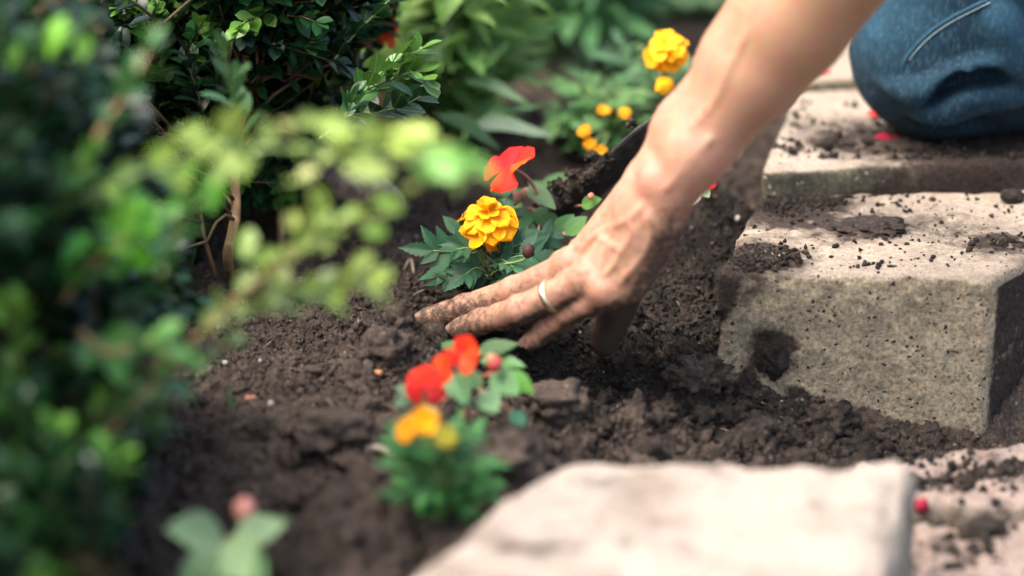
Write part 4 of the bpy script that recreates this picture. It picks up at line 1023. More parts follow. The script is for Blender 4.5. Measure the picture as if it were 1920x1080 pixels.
for i, (px, py, d, L, c, n, ax) in enumerate((
        (392, 250, 1.07, .027, YEL, 5, (.9, 0, .5)), (365, 285, 1.07, .02, (.25, .38, .06), 3, (-.6, 0, -.6)), (505, 275, 1.07, .016, YEL, 3, (1, 0, 0)), (540, 262, 1.07, .013, (.55, .58, .2), 2, (1, 0, .3)),
        (625, 268, 1.06, .024, YEL, 4, (1, 0, .2)), (690, 282, 1.06, .024, YEL, 5, (1, 0, -.3)), (745, 292, 1.055, .024, (.38, .48, .1), 3, (1, 0, .3)), (795, 300, 1.05, .022, (.40, .50, .12), 3, (1, 0, -.2)), (870, 322, 1.03, .024, (.14, .34, .06), 4, (1, 0, -.3)), (905, 335, 1.03, .018, (.16, .38, .06), 3, (1, 0, -.2)),
        (640, 425, 1.09, .016, (.22, .34, .06), 2, (1, 0, .6)), (595, 430, 1.09, .019, (.30, .42, .08), 4, (.4, 0, .9)), (560, 415, 1.09, .014, (.40, .46, .12), 2, (0, 0, 1)), (700, 400, 1.09, .017, (.24, .40, .06), 3, (1, 0, .3)), (690, 525, 1.09, .019, (.34, .46, .07), 3, (1, 0, 0)), (640, 540, 1.1, .016, (.26, .36, .06), 3, (1, 0, .2)), (500, 500, 1.12, .019, (.24, .36, .08), 3, (.6, 0, .8)),
        (232, 470, 1.10, .030, (.10, .34, .02), 4, (.2, 0, -1)), (205, 440, 1.1, .026, (.05, .22, .04), 4, (.3, 0, .8)), (345, 370, 1.14, .026, (.07, .25, .02), 4, (.6, 0, .9)), (105, 75, 1.1, .024, (.13, .32, .03), 3, (.3, 0, 1)), (20, 110, 1.1, .022, (.13, .34, .02), 2, (.3, 0, 1)),
        (265, 660, 1.12, .028, (.10, .24, .09), 5, (1, 0, .2)), (320, 655, 1.1, .020, (.14, .28, .12), 3, (.3, 0, -1)), (35, 810, 1.12, .024, (.10, .32, .04), 4, (.6, 0, .3)), (55, 870, 1.12, .02, (.10, .30, .04), 3, (.3, 0, -.6)), (275, 720, 1.14, .018, (.08, .24, .05), 3, (1, 0, .2)))):
    cluster(RB, px, py, d, L, c, n, 300 + i, ax)
boxwood('tall dark boxwood shrub filling the far left corner behind the others',
        (-.47, 2.05, .0), [((-.46, 2.08, .22), (.22, .2, .28), 420), ((-.38, 2.2, .16), (.15, .13, .19), 240)],
        31, [([(-.47, 2.05, 0), (-.46, 2.06, .2), (-.44, 2.1, .45)], .006, .003), ([(-.45, 2.05, 0), (-.33, 2.1, .15), (-.27, 2.12, .3)], .004, .002)], 0, density=1.6)

# ------------------------------------------------------------------ broad-leaved perennials behind
def leafy(name, label, cat, base_pt, n, Lr, W, col, seed, spread=1.0, prof=prof_lance, curl=.5, height=.0, explicit=(), group=None, stems=0, mat=None):
    random.seed(seed); mat = mat or M_soft
    root = thing(name, label, cat, base_pt, group); b0 = np.array(base_pt, float)
    ms = [blade_mesh('leaf', mat, L=1.0, W=W, prof=prof, n=9, m=2, fold=.28, curl=c_, wav=.03, wn=1.5, ph=k) for k, c_ in enumerate((curl, curl * .5, curl * 1.5))]
    hubs = [b0]
    for k in range(stems):
        a = random.uniform(0, 6.28); r = random.uniform(.3, 1) * spread * .06; tip = b0 + np.array([math.cos(a) * r, math.sin(a) * r, height * random.uniform(.5, 1)])
        P = spline([b0, (b0 + tip) / 2 + [0, 0, height * .1], tip], 8); mb = MB(); mb.tube(P, np.linspace(.0025, .0012, 8), 6); mb.build('stem', M_stem, root); hubs += list(P[2:])
    for k in range(n):
        h = random.choice(hubs); a = random.uniform(0, 6.28); el = random.uniform(.0, 1.2); d = np.array([math.cos(a) * math.cos(el) * spread, math.sin(a) * math.cos(el) * spread, math.sin(el)])
        L = random.uniform(*Lr); link('leaf', random.choice(ms), None, root, MM(frame(h + rng.normal(0, .012, 3) * [1, 1, .8], d, np.array([0, -.55, .8]) + rng.normal(0, .3, 3), L)), jc(col, .3))
    for (p0, p1, nn, c) in explicit:
        p0, p1 = np.array(p0), np.array(p1); L = np.linalg.norm(p1 - p0); link('leaf', ms[1], None, root, MM(frame(p0, p1 - p0, nn, L)), c)
    return root
G1, G2, G3 = (.075, .17, .05), (.05, .13, .045), (.16, .26, .12)
bp = on_soil(868, 262)
leafy('leafy_perennial', 'leafy green plant with long lance-shaped leaves behind the sharp shrub sprigs', 'plant', bp, 300, (.05, .085), .25, (.24, .42, .12), 41, 1.0, curl=.45, height=.17, stems=13,
      explicit=[(PD(880, 236, 1.90), PD(1026, 226, 1.86), (0, -.5, 1), (.33, .45, .30)), (PD(870, 150, 1.92), PD(985, 165, 1.88), (0, -.3, 1), (.24, .38, .2)), (PD(900, 225, 1.9), PD(1005, 180, 1.9), (0, -.3, 1), (.16, .32, .14)), (PD(820, 215, 1.9), PD(930, 245, 1.85), (0, -.3, 1), (.07, .16, .07)),
                (PD(930, 120, 1.93), PD(880, 20, 1.93), (0, -1, .3), G1), (PD(900, 130, 1.9), PD(960, 70, 1.9), (0, -.7, .5), (.1, .22, .06)), (PD(800, 130, 1.92), PD(850, 20, 1.93), (0, -1, .3), G3)])
leafy('leafy_perennial', 'lower leafy plant with lance-shaped leaves at the foot of the boxwood sprigs', 'plant', on_soil(770, 280), 120, (.04, .07), .26, (.14, .30, .08), 42, 1.0, curl=.5, height=.10, stems=8)
leafy('leafy_perennial', 'dark green leafy clump behind the lance-leaved plant, top centre of the photo', 'plant', on_soil(1075, 118), 230, (.05, .09), .34, (.085, .22, .08), 43, 1.0, prof=prof_ovate, curl=.5, height=.17, stems=13)
leafy('leafy_perennial', 'pale green leafy plant at the top edge above the lance-leaved plant', 'plant', on_soil(930, 70), 200, (.05, .09), .28, (.27, .45, .17), 44, 1.0, curl=.4, height=.19, stems=11)
leafy('leafy_perennial', 'far dark green clump at the top edge right of the centre', 'plant', (.13, 2.62, 0), 120, (.06, .10), .4, (.08, .20, .07), 45, 1.1, prof=prof_ovate, curl=.6, height=.08, stems=5)
leafy('leafy_perennial', 'pale low plant at the top edge left of the forearm', 'plant', on_soil(1270, 22), 70, (.03, .06), .42, (.16, .26, .12), 46, 1.3, prof=prof_ovate, curl=.5, height=.03, stems=3)
leafy('leafy_perennial', 'small grey-green seedling on the bare soil behind the orange marigolds', 'plant', on_soil(1135, 148), 16, (.02, .035), .5, (.13, .20, .11), 47, 1.2, prof=prof_ovate, curl=.3, height=.01, stems=1)
for k, (xx, yy, hh, cc) in enumerate(((-.15, 2.55, .22, (.06, .14, .05)), (-.45, 2.8, .25, (.04, .1, .04)), (.42, 2.95, .2, (.06, .13, .05)))):
    leafy('leafy_perennial', ['tall green plant behind the pale one at the top edge, left of centre', 'dark plant far behind the corner boxwood', 'green plant far behind the paving blocks'][k], 'plant', (xx, yy, 0), 90, (.06, .11), .32, cc, 50 + k, 1.0, curl=.5, height=hh, stems=8)

# ------------------------------------------------------------------ marigolds
ORN, YLW = (.92, .44, .006), (.97, .56, .01)
LFL = [blade_mesh('leaflet', M_leaf, L=1.0, W=.37, prof=prof_lance, n=14, m=2, fold=.18, curl=c_, teeth=.22) for c_ in (.05, .18, -.08)]
PET = [blade_mesh('petal', M_petal, L=1.0, W=.95, prof=lambda t: np.clip(t * 1.5 + .12, 0, 1) * (1 - np.clip((t - .72) / .28, 0, 1) ** 2.4) ** .5, n=10, m=5, fold=.0, curl=c_, wav=.10, wn=w_, ph=p_, roll=-.25) for c_, w_, p_ in ((.42, .9, 0), (.30, 1.1, 2), (.55, .8, 4))]
def mleaf(root, p0, p1, up, nl=4, L=.022, c=(.03, .10, .045), bendz=.004, sub=True):
    p0, p1, up = np.array(p0, float), np.array(p1, float), nrm(up); P = spline([p0, (p0 + p1) / 2 + np.array([0, 0, bendz]), p1], 10)
    M0 = MM(frame(p0, p1 - p0, up)); mb = MB(); mb.tube(P, np.linspace(.0009, .0004, 10), 5)
    t_ = np.array(M0.translation); V_ = [v - t_ for v in mb.V]; mb.V = V_
    rl = link('leaf', mb.mesh('leaf', M_stem), None, root, Matrix.Translation(Vector(t_)))
    for k in range(nl):
        f = .38 + .60 * k / max(nl - 1, 1) if nl > 1 else .9; i = min(int(f * 9), 8); p = P[i]; d = nrm(P[i + 1] - P[i]); sd_ = np.cross(up, d)
        for sg in (-1, 1):
            a = 1.0 - .25 * k / nl + random.uniform(-.12, .12); ld = d * math.cos(a) + sd_ * sg * math.sin(a) + up * random.uniform(-.1, .15)
            link('leaflet', random.choice(LFL), None, rl, MM(frame(p, ld, up + rng.normal(0, .18, 3), L * (1 - .28 * abs(f - .65)) * random.uniform(.85, 1.1))), jc(c, .22))
    link('leaflet', random.choice(LFL), None, rl, MM(frame(P[-1], P[-1] - P[-2], up, L * 1.1)), jc(c, .2))
    return rl
def mflower(root, cpos, axis, R_, col, seed, rings=((9, 1.0, -.35), (8, .80, .05), (7, .6, .45), (7, .38, .9)), dark=None, stem_to=None, n_simple=False):
    random.seed(seed); cpos = np.array(cpos, float); ax = nrm(axis); e1 = nrm(np.cross(ax, (.3, 1, .2))); e2 = np.cross(ax, e1)
    mb = MB(); P = [cpos - ax * R_ * .95, cpos - ax * R_ * .7, cpos - ax * R_ * .35, cpos - ax * R_ * .05]; mb.tube(P, [R_ * .12, R_ * .22, R_ * .27, R_ * .24], 9)
    M0 = Matrix.Translation(Vector(cpos)); mb.V = [v - cpos for v in mb.V]; fl = link('flower', mb.mesh('flower', M_stem), None, root, M0)
    for k, (n_, ln, el) in enumerate(rings):
        for i in range(n_):
            th_ = 2 * math.pi * (i + .5 * (k % 2)) / n_ + random.uniform(-.15, .15); rad = e1 * math.cos(th_) + e2 * math.sin(th_); e = el + random.uniform(-.15, .15)
            d = rad * math.cos(e) + ax * math.sin(e); nn = ax * math.cos(e) - rad * math.sin(e); L = R_ * ln * random.uniform(.88, 1.1)
            c = np.array(col) * (1 - .10 * k * .3); cc = jc(c, .06, .02)
            if k == 0: cc = np.clip(cc * np.array([1.0, .82, .8]), 0, 1)
            link('petal', random.choice(PET), None, fl, MM(frame(cpos + ax * R_ * (.02 + .10 * k) + rad * R_ * .05, d, nn + rng.normal(0, .12, 3), L)), cc)
    if stem_to is not None:
        st = np.array(stem_to, float); b_ = cpos - ax * R_ * .9; P = spline([st, (st + b_) / 2 + np.array([.002, 0, .003]), b_], 10); m2_ = MB(); m2_.tube(P, np.linspace(.0016, .0012, 10), 7); m2_.build('stem', M_stem, root)
    return fl
mb0 = on_soil(925, 545); mb0[1] += .0
mg = thing('marigold_plant', 'sharp orange-yellow marigold with toothed dark leaves behind the middle finger', 'flower', mb0, 'marigolds planted in the bed')
mflower(mg, PD(914, 410, 1.625), (-.05, -.30, 1), .0180, (.97, .48, .004), 61, rings=((7, 1.10, -.80), (8, 1.22, -.22), (7, .86, .10), (6, .50, .75), (6, .46, 1.25)), stem_to=mb0 + [0, 0, .004])
LC = (.026, .105, .042)
hub = PD(912, 500, 1.63)
def L2(a, b_, up=(0, -.75, .8), **k):
    k['L'] = k['L'] * 1.02
    mleaf(mg, PD(*a), PD(*b_), up, **k)
L2((905, 492, 1.628), (812, 470, 1.612), (.0, -1, .45), nl=3, L=.021, c=LC, bendz=.002)
L2((908, 500, 1.63), (868, 440, 1.635), (-.3, -1, .5), nl=2, L=.020, c=LC)
L2((912, 510, 1.628), (872, 515, 1.61), (.1, -1, .7), nl=3, L=.018, c=LC)
L2((915, 518, 1.628), (905, 535, 1.635), (0, -1, .8), nl=2, L=.017, c=(.02, .08, .04))
L2((925, 500, 1.63), (985, 455, 1.64), (.1, -1, .6), nl=3, L=.019, c=LC)
L2((925, 505, 1.63), (1000, 480, 1.62), (0, -1, .7), nl=3, L=.019, c=(.03, .10, .05))
L2((930, 480, 1.65), (950, 395, 1.66), (.1, -1, .2), nl=3, L=.015, c=(.035, .11, .055))
L2((925, 512, 1.63), (968, 505, 1.62), (0, -1, .8), nl=3, L=.017, c=(.025, .09, .04))
L2((920, 516, 1.63), (938, 522, 1.635), (0, -1, .8), nl=2, L=.016, c=(.02, .08, .04))
L2((935, 500, 1.66), (1030, 445, 1.68), (0, -.8, .8), nl=3, L=.019, c=(.03, .10, .05))
for k in range(13):
    a = random.uniform(0, 6.28); e = random.uniform(.2, 1.0); r = random.uniform(.028, .045); h_ = hub + np.array([random.uniform(-.005, .005), random.uniform(0, .012), random.uniform(-.016, .008)])
    mleaf(mg, h_, h_ + r * np.array([math.cos(a) * .9, math.sin(a) * .7, math.sin(e) * .45]), (math.cos(a) * .2, -.5, .9), nl=3, L=random.uniform(.013, .018), c=LC)
for q in ((913, 520, 1.632), (905, 500, 1.63), (925, 505, 1.635), (930, 480, 1.65)):
    mb = MB(); mb.tube(spline([mb0 + rng.normal(0, .002, 3) * [1, 1, 0], (mb0 + PD(*q)) / 2 + [0, .003, 0], PD(*q)], 8), np.linspace(.0018, .0012, 8), 7); mb.build('stem', M_stem, mg)
def budm(root, c, r, col, name='bud', ax=(0, 0, 1)):
    V_, F_ = ICO2; c = np.array(c); s_ = V_ * np.array([r, r, r * 1.15]) * (1 + .12 * np.cos(6 * np.arctan2(V_[:, 1], V_[:, 0])))[:, None]
    return link(name, mesh_np(name, s_, F_, True, None, M_petal), None, root, Matrix.Translation(Vector(c)), col)
budm(mg, PD(991, 471, 1.6), .0042, (.06, .03, .025))
mb = MB(); mb.tube(spline([hub, PD(975, 490, 1.61), PD(991, 478, 1.6)], 6), .0009, 6); mb.build('stem', M_stem, mg)

def marigold(label, base_pt, flowers, nleaf, H, spread, seed, col=LC, L=.016, nl=3):
    random.seed(seed); root = thing('marigold_plant', label, 'flower', base_pt, 'marigolds planted in the bed'); b0 = np.array(base_pt, float)
    for k in range(nleaf):
        a = random.uniform(0, 6.28); h = random.uniform(.1, 1) * H; s_ = b0 + np.array([random.uniform(-.3, .3) * spread, random.uniform(-.3, .3) * spread, h * .75]); r = spread * random.uniform(.5, 1)
        mleaf(root, s_, s_ + np.array([math.cos(a) * r, math.sin(a) * r, H * random.uniform(.1, .35)]), (math.cos(a) * .3, math.sin(a) * .3 - .3, 1), nl=nl, L=L * random.uniform(.8, 1.2), c=jc(col, .3))
    for k in range(4):
        mb = MB(); mb.tube(spline([b0, b0 + [random.uniform(-.3, .3) * spread, random.uniform(-.3, .3) * spread, H * .5], b0 + [random.uniform(-.5, .5) * spread, random.uniform(-.5, .5) * spread, H]], 8), np.linspace(.0018, .001, 8), 6); mb.build('stem', M_stem, root)
    for i, (c, ax, R_, cc, rings) in enumerate(flowers): mflower(root, c, ax, R_, cc, seed + i, rings, stem_to=b0 + [0, 0, H * .4])
    return root
full = ((9, 1.0, -.2), (8, .8, .15), (7, .5, .6)); smallr = ((7, 1.0, .55), (5, .7, .9)); 
bb = on_soil(1228, 262)
marigold('marigold with a big yellow flower half behind the forearm', bb,
         [(PD(1250, 88, 1.80), (-.1, -.6, .9), .0175, YLW, full), (PD(1246, 156, 1.8), (0, -.6, .8), .0075, YLW, full)], 20, .085, .04, 71, (.09, .20, .08), .018)
bc = on_soil(1140, 300)
marigold('marigold with several small orange-yellow blooms left of the trowel', bc,
         [(PD(1131, 208, 1.86), (0, -.5, .9), 0.0053, (.95, .5, .01), smallr), (PD(1171, 212, 1.86), (0, -.5, .9), 0.0047, YLW, smallr), (PD(1096, 246, 1.84), (-.1, -.6, .8), 0.0048, (.95, .5, .01), smallr), (PD(1106, 272, 1.83), (0, -.8, .5), 0.0047, (.95, .5, .01), smallr), (PD(1126, 284, 1.82), (.2, -.8, .4), 0.0047, YLW, smallr)],
         44, .062, .040, 75, (.14, .30, .09), .018)
bd_ = on_soil(828, 990)
marigold('blurred marigold with two small yellow flowers in the near foreground', bd_,
         [(PD(764, 808, 1.315), (-.4, -.7, .6), .0066, (.9, .42, .01), smallr), (PD(797, 790, 1.315), (.1, -.8, .5), .0075, YLW, smallr), (PD(836, 818, 1.31), (.2, -.7, .5), .006, (.5, .5, .05), smallr)],
         46, .056, .022, 79, (.05, .19, .045), .014)

# ------------------------------------------------------------------ impatiens
RED, ORG = (.86, .022, .006), (.90, .085, .008)
IL = [blade_mesh('leaf', M_leaf, L=1.0, W=.62, prof=prof_ovate, n=8, m=3, fold=.22, curl=c_) for c_ in (.12, .3, -.05)]
IP = [blade_mesh('petal', M_petal, L=1.0, W=1.0, prof=lambda t: np.clip(t * 1.25 + .10, 0, 1) * (1 - np.clip((t - .7) / .3, 0, 1) ** 2.2) ** .5, n=7, m=3, fold=.0, curl=c_, wav=.05, wn=1, ph=c_ * 9, roll=.12) for c_ in (.12, .25, -.05)]
def iflower(root, c, ax, R_, cols, seed, up=(0, 0, 1), stem_to=None, spur=None):
    random.seed(seed); c = np.array(c, float); ax = nrm(ax); e1 = nrm(np.array(up) - ax * np.dot(up, ax)); e2 = np.cross(ax, e1)
    V_, F_ = ICO1; core = link('flower', mesh_np('flower', V_ * R_ * .12, F_, True, None, M_petal), None, root, Matrix.Translation(Vector(c)), (.35, .02, .12))
    for i, th_ in enumerate((0, 1.15, -1.15, 2.35, -2.35)):
        rad = e1 * math.cos(th_) + e2 * math.sin(th_); el = random.uniform(.05, .4); d = rad * math.cos(el) + ax * math.sin(el); nn = ax * math.cos(el) - rad * math.sin(el)
        link('petal', IP[i % 3], None, core, MM(frame(c + ax * .0008 * i, d, nn + rng.normal(0, .15, 3), R_ * (1.05 if i > 2 else .92))), jc(cols[i % len(cols)], .08, .03))
    if spur is not None:
        mb = MB(); P = spline([c, (c + np.array(spur)) / 2 + [0, 0, .002], spur], 7); mb.tube(P, np.linspace(.0022, .0011, 7), 7, (1, 1, 1)); mb.V = [v - c for v in mb.V]
        link('spur', mb.mesh('spur', M_petal), None, core, Matrix.Translation(Vector(c)), (.9, .22, .02))
    if stem_to is not None:
        mb = MB(); st = np.array(stem_to, float); mb.tube(spline([st, (st + c) / 2 + [.002, .003, .002], c - ax * R_ * .1], 8), np.linspace(.0014, .0009, 8), 6); mb.build('stem', M_redstem, root)
def impatiens(label, base_pt, leaves, flowers, buds, group='impatiens planted in the bed', extra=0, seed=5, H=.04, col=(.09, .2, .06)):
    random.seed(seed); root = thing('impatiens_plant', label, 'flower', base_pt, group); b0 = np.array(base_pt, float)
    top = b0 + [0, 0, H]; mb = MB(); mb.tube(spline([b0, (b0 + top) / 2 + [.002, 0, 0], top], 8), np.linspace(.003, .002, 8), 8); mb.build('stem', M_redstem, root)
    for (p0, p1, nn, c) in leaves:
        p0, p1 = np.array(p0), np.array(p1); L = np.linalg.norm(p1 - p0); link('leaf', random.choice(IL), None, root, MM(frame(p0, p1 - p0, nn, L)), c)
        mb = MB(); mb.tube(spline([b0 + (top - b0) * .7, (b0 + p0) / 2 + [0, 0, H * .35], p0], 6), np.linspace(.0013, .0008, 6), 6); mb.build('petiole', M_redstem, root)
    for k in range(extra):
        a = random.uniform(0, 6.28); d = np.array([math.cos(a), math.sin(a), random.uniform(-.1, .6)]); p0 = top + d * H * .25; L = random.uniform(.02, .03)
        link('leaf', random.choice(IL), None, root, MM(frame(p0, d, (0, -.2, 1), L)), jc(col, .3))
    for f in flowers: iflower(root, *f)
    for (c, r, col_) in buds: budm(root, c, r, col_)
    return root
i0 = on_soil(1010, 455)
impatiens('impatiens with one bright red-orange flower, left of the trowel blade', i0,
          [(PD(985, 352, 1.70), PD(1042, 378, 1.69), (0, -.5, 1), (.20, .33, .14)), (PD(985, 390, 1.70), PD(970, 435, 1.68), (0, -1, .5), (.06, .17, .05)), (PD(1000, 395, 1.71), PD(1050, 425, 1.70), (0, -1, .6), (.08, .2, .06)),
           (PD(1090, 385, 1.70), PD(1125, 372, 1.69), (0, -1, .8), (.10, .26, .04)), (PD(1040, 440, 1.69), PD(1075, 400, 1.69), (0, -1, .6), (.07, .2, .05)), (PD(1060, 440, 1.68), PD(1100, 405, 1.68), (0, -1, .6), (.10, .24, .06)), (PD(980, 395, 1.72), PD(940, 370, 1.72), (0, -.6, .8), (.12, .24, .07)), (PD(1010, 430, 1.68), PD(1000, 470, 1.66), (0, -1, .5), (.05, .14, .05))],
          [(PD(960, 312, 1.675), (-.55, -.45, .70), .0215, [(.80, .022, .010), (.78, .016, .02), (.86, .12, .012), (.76, .012, .02), (.80, .03, .01)], 91, (.6, 0, 1), PD(1012, 372, 1.70), PD(921, 360, 1.67))],
          [(PD(965, 372, 1.70), .0045, (.55, .30, .22)), (PD(985, 362, 1.70), .0035, (.62, .38, .28)), (PD(1108, 368, 1.69), .0022, (.75, .25, .18)), (PD(1083, 414, 1.69), .002, (.6, .3, .25))], extra=6, seed=3, H=.035)
i1 = on_soil(870, 790)
impatiens('impatiens with two blurred red flowers in front of the ring finger', i1,
          [(PD(880, 740, 1.42), PD(858, 770, 1.41), (-.2, -1, .6), (.10, .25, .09)), (PD(850, 700, 1.42), PD(872, 752, 1.40), (0, -1, .5), (.12, .28, .10)), (PD(925, 700, 1.44), PD(968, 735, 1.42), (0, -1, .6), (.14, .30, .12)), (PD(950, 700, 1.45), PD(998, 728, 1.44), (.2, -.8, .8), (.09, .27, .03)),
           (PD(905, 735, 1.42), PD(935, 775, 1.40), (0, -1, .5), (.17, .33, .15)), (PD(900, 730, 1.43), PD(880, 690, 1.43), (0, -1, .5), (.10, .22, .08)), (PD(960, 770, 1.43), PD(985, 800, 1.42), (0, -1, .6), (.05, .17, .10)), (PD(790, 740, 1.40), PD(740, 755, 1.39), (0, -.8, .8), (.15, .26, .16)), (PD(800, 750, 1.39), PD(745, 720, 1.39), (0, -.8, .8), (.13, .24, .13)), (PD(820, 765, 1.38), PD(778, 785, 1.37), (0, -.8, .8), (.16, .28, .16))],
          [(PD(800, 722, 1.385), (-.1, -.8, .55), .0125, [(.80, .025, .004), (.76, .018, .004), (.72, .012, .004), (.42, .006, .004), (.34, .005, .004)], 92, (0, 0, 1), i1 + np.array([-.004, 0, .03]), None),
           (PD(872, 664, 1.40), (-.45, -.75, .35), .0120, [(.82, .04, .005), (.80, .02, .005), (.84, .07, .01), (.78, .03, .02), (.86, .11, .04)], 93, (.35, 0, 1), i1 + np.array([.004, 0, .03]), None),
           (PD(832, 690, 1.395), (-.5, -.7, .3), .009, [(.88, .06, .008), (.9, .08, .01)], 94, (0, 0, 1), i1 + np.array([.0, 0, .03]), None)],
          [(PD(928, 683, 1.43), .0045, (.55, .10, .10)), (PD(920, 674, 1.43), .0032, (.5, .35, .2))], extra=4, seed=8, H=.04)
i2 = on_soil(455, 1120)
impatiens('very blurred impatiens with one pale pink bud at the bottom left', i2,
          [(PD(420, 1010, 1.25), PD(322, 988, 1.22), (0, -.8, .8), (.26, .40, .20)), (PD(430, 1010, 1.24), PD(462, 1075, 1.20), (0, -1, .4), (.24, .38, .18)), (PD(440, 1010, 1.25), PD(530, 980, 1.24), (0, -.8, .8), (.27, .40, .22)), (PD(400, 1020, 1.25), PD(370, 960, 1.26), (0, -.9, .6), (.13, .24, .10)), (PD(430, 1040, 1.23), PD(500, 1110, 1.2), (0, -.9, .6), (.12, .26, .1)), (PD(410, 1040, 1.23), PD(350, 1100, 1.2), (0, -.9, .6), (.1, .2, .08))],
          [], [(PD(458, 955, 1.255), .0058, (.72, .34, .28))], extra=2, seed=10, H=.03)
i3 = on_soil(712, 300)
impatiens('orange-red flowering impatiens peeping out behind the boxwood, top left', i3 + np.array([0, .0, .0]),
          [(PD(705, 90, 1.83), PD(680, 80, 1.83), (0, -1, .7), (.1, .22, .08))],
          [(PD(717, 46, 1.80), (0, -.9, .5), .0125, [(.9, .09, .02), (.88, .06, .02)], 95, (0, 0, 1), i3 + np.array([0, 0, .10]), None), (PD(724, 72, 1.80), (0, -.9, .2), .008, [(.9, .15, .04)], 96, (0, 0, 1), i3 + np.array([0, 0, .10]), None)], [], extra=6, seed=12, H=.10)
i4 = on_soil(1318, 372)
impatiens('small impatiens with a single red bloom between the wrist and the blocks', i4,
          [(PD(1300, 352, 1.66), PD(1285, 385, 1.64), (0, -1, .5), (.35, .36, .26)), (PD(1315, 352, 1.67), PD(1330, 372, 1.66), (0, -1, .5), (.2, .27, .15))],
          [(PD(1326, 342, 1.665), (0, -.9, .6), .0062, [(.82, .015, .02)], 97, (0, 0, 1), i4 + np.array([0, 0, .01]), None)], [], extra=0, seed=13, H=.016)
i5 = on_soil(1345, 12)
# green sprouts between the stones
def sprout(label, base_pt, blades, seed):
    random.seed(seed); root = thing('weed_sprout', label, 'weed', base_pt); b0 = np.array(base_pt, float)
    V_ = blade_mesh('leaf', M_leaf, L=1.0, W=.16, prof=prof_lance, n=7, m=1, fold=.3, curl=.25)
    for (p1, c) in blades: p1 = np.array(p1); link('leaf', V_, None, root, MM(frame(b0 + rng.normal(0, .001, 3), p1 - b0, (0, -1, .2), np.linalg.norm(p1 - b0))), c)
s0 = on_soil(434, 770)
sprout('single small green blade of grass standing in the soil, left', s0, [(s0 + [.001, 0, .016], (.10, .22, .07)), (s0 + [.003, .001, .010], (.08, .18, .05))], 1)
s1 = PZ(1728, 936, -.045)
sprout('tiny green sprout in the gap beside the dark red bud', s1, [(s1 + [-.006, 0, .012], (.08, .26, .06)), (s1 + [-.010, .003, .009], (.10, .28, .08)), (s1 + [.002, 0, .010], (.1, .26, .05))], 2)
s2 = PZ(1830, 938, -.045)
sprout('flat yellow-green moss-like shoots in the gap at the lower right', s2, [(s2 + [.018, 0, .008], (.2, .28, .05)), (s2 + [-.016, .002, .009], (.14, .22, .06)), (s2 + [.01, .004, .012], (.2, .3, .06)), (s2 + [.026, .0, .006], (.25, .28, .06))], 3)
# ------------------------------------------------------------------ fallen petals
def fallen(label, pts, nn, L, c, seed, mat=M_petal, name='fallen_petal', cat='petal', group=None, idx=0):
    M = frame(np.array(pts), (math.cos(seed), math.sin(seed), .12), nn, L)
    o = link(name, (IP[idx].copy()), None, None, MM(M), c); return tag(o, label, cat, group)
fallen('bright red petal lying on the mossy-sided block', PZ(1625, 214, .0705), (0, -.3, 1), .0145, (.85, .06, .04), .35)
fallen('purple-red curled petal on the mossy-sided block beside the knee', PZ(1640, 257, .071), (0, -.2, 1), .022, (.38, .015, .05), .25, idx=1)
fallen('pink-edged petal touching the jeans on the mossy-sided block', PZ(1712, 248, .0705), (0, -.1, 1), .012, (.6, .25, .25), -.3)
fallen('dark red petal on the farthest block', PZ(1527, 132, .0805), (0, -.3, 1), .013, (.62, .02, .03), .2)
fallen('tiny orange petal fragment on the soil far behind the red-orange flower', on_soil(1090, 305, 0, .003), (0, -.3, 1), .008, (.5, .10, .03), 1.2)
o = budm(None, PZ(1728, 948, -.033), .0042, (.30, .012, .04), 'fallen_bud'); tag(o, 'dark red bud lying between the lower right stones', 'bud')
# bits of straw and twig
def stick(label, P, r, c, mat=None, name='straw_piece', cat='straw'):
    mb = MB(); mb.tube(spline(P, 8), r, 6, jit=.3); o = mb.build(name, mat or M_straw, None, origin=P[0]); tag(o, label, cat)
M_straw = simple('straw', (.28, .19, .11), (.50, .40, .28), 200, .7)
M_gstraw = simple('pale_twig', (.24, .18, .15), (.42, .35, .30), 150, .8)
stick('pale twig on the soil left of the near marigold', [on_soil(596, 842, 0, .002), on_soil(612, 862, 0, .004), on_soil(628, 876, 0, .002)], .0022, 0, M_gstraw, 'twig', 'twig')
stick('pale twig touching the left leaves of the near marigold', [on_soil(685, 850, 0, .003), on_soil(710, 855, 0, .005), on_soil(740, 862, 0, .003)], .0022, 0, M_gstraw, 'twig', 'twig')
stick('curved straw stalk on the soil left of the sharp marigold', [on_soil(757, 508, 0, .001), on_soil(770, 500, 0, .006), on_soil(776, 520, 0, .003)], .0008, 0)
stick('thin straw bit lying on top of the large block', [PZ(1732, 393, .052), PZ(1745, 388, .055), PZ(1748, 381, .056)], .0005, 0)
stick('pale reddish crumb of wood in the soil left of the red impatiens', [on_soil(460, 753, 0, .002), on_soil(480, 755, 0, .003)], .0018, 0, simple('redwood', (.3, .11, .06), (.45, .2, .12), 100, .8), 'wood_chip', 'wood chip')
stick('small reddish wood chip beside the pointed clod', [on_soil(702, 706, 0, .003), on_soil(716, 712, 0, .004)], .0022, 0, simple('redwood2', (.3, .13, .06), (.45, .24, .12), 100, .8), 'wood_chip', 'wood chip')
stick('upright pale dry leaf stub behind the outer edge of the forearm', [on_soil(1385, 300, 0, 0), on_soil(1385, 300, 0, .012), on_soil(1380, 292, 0, .022)], .0018, 0, M_gstraw, 'dry_stub', 'stub')
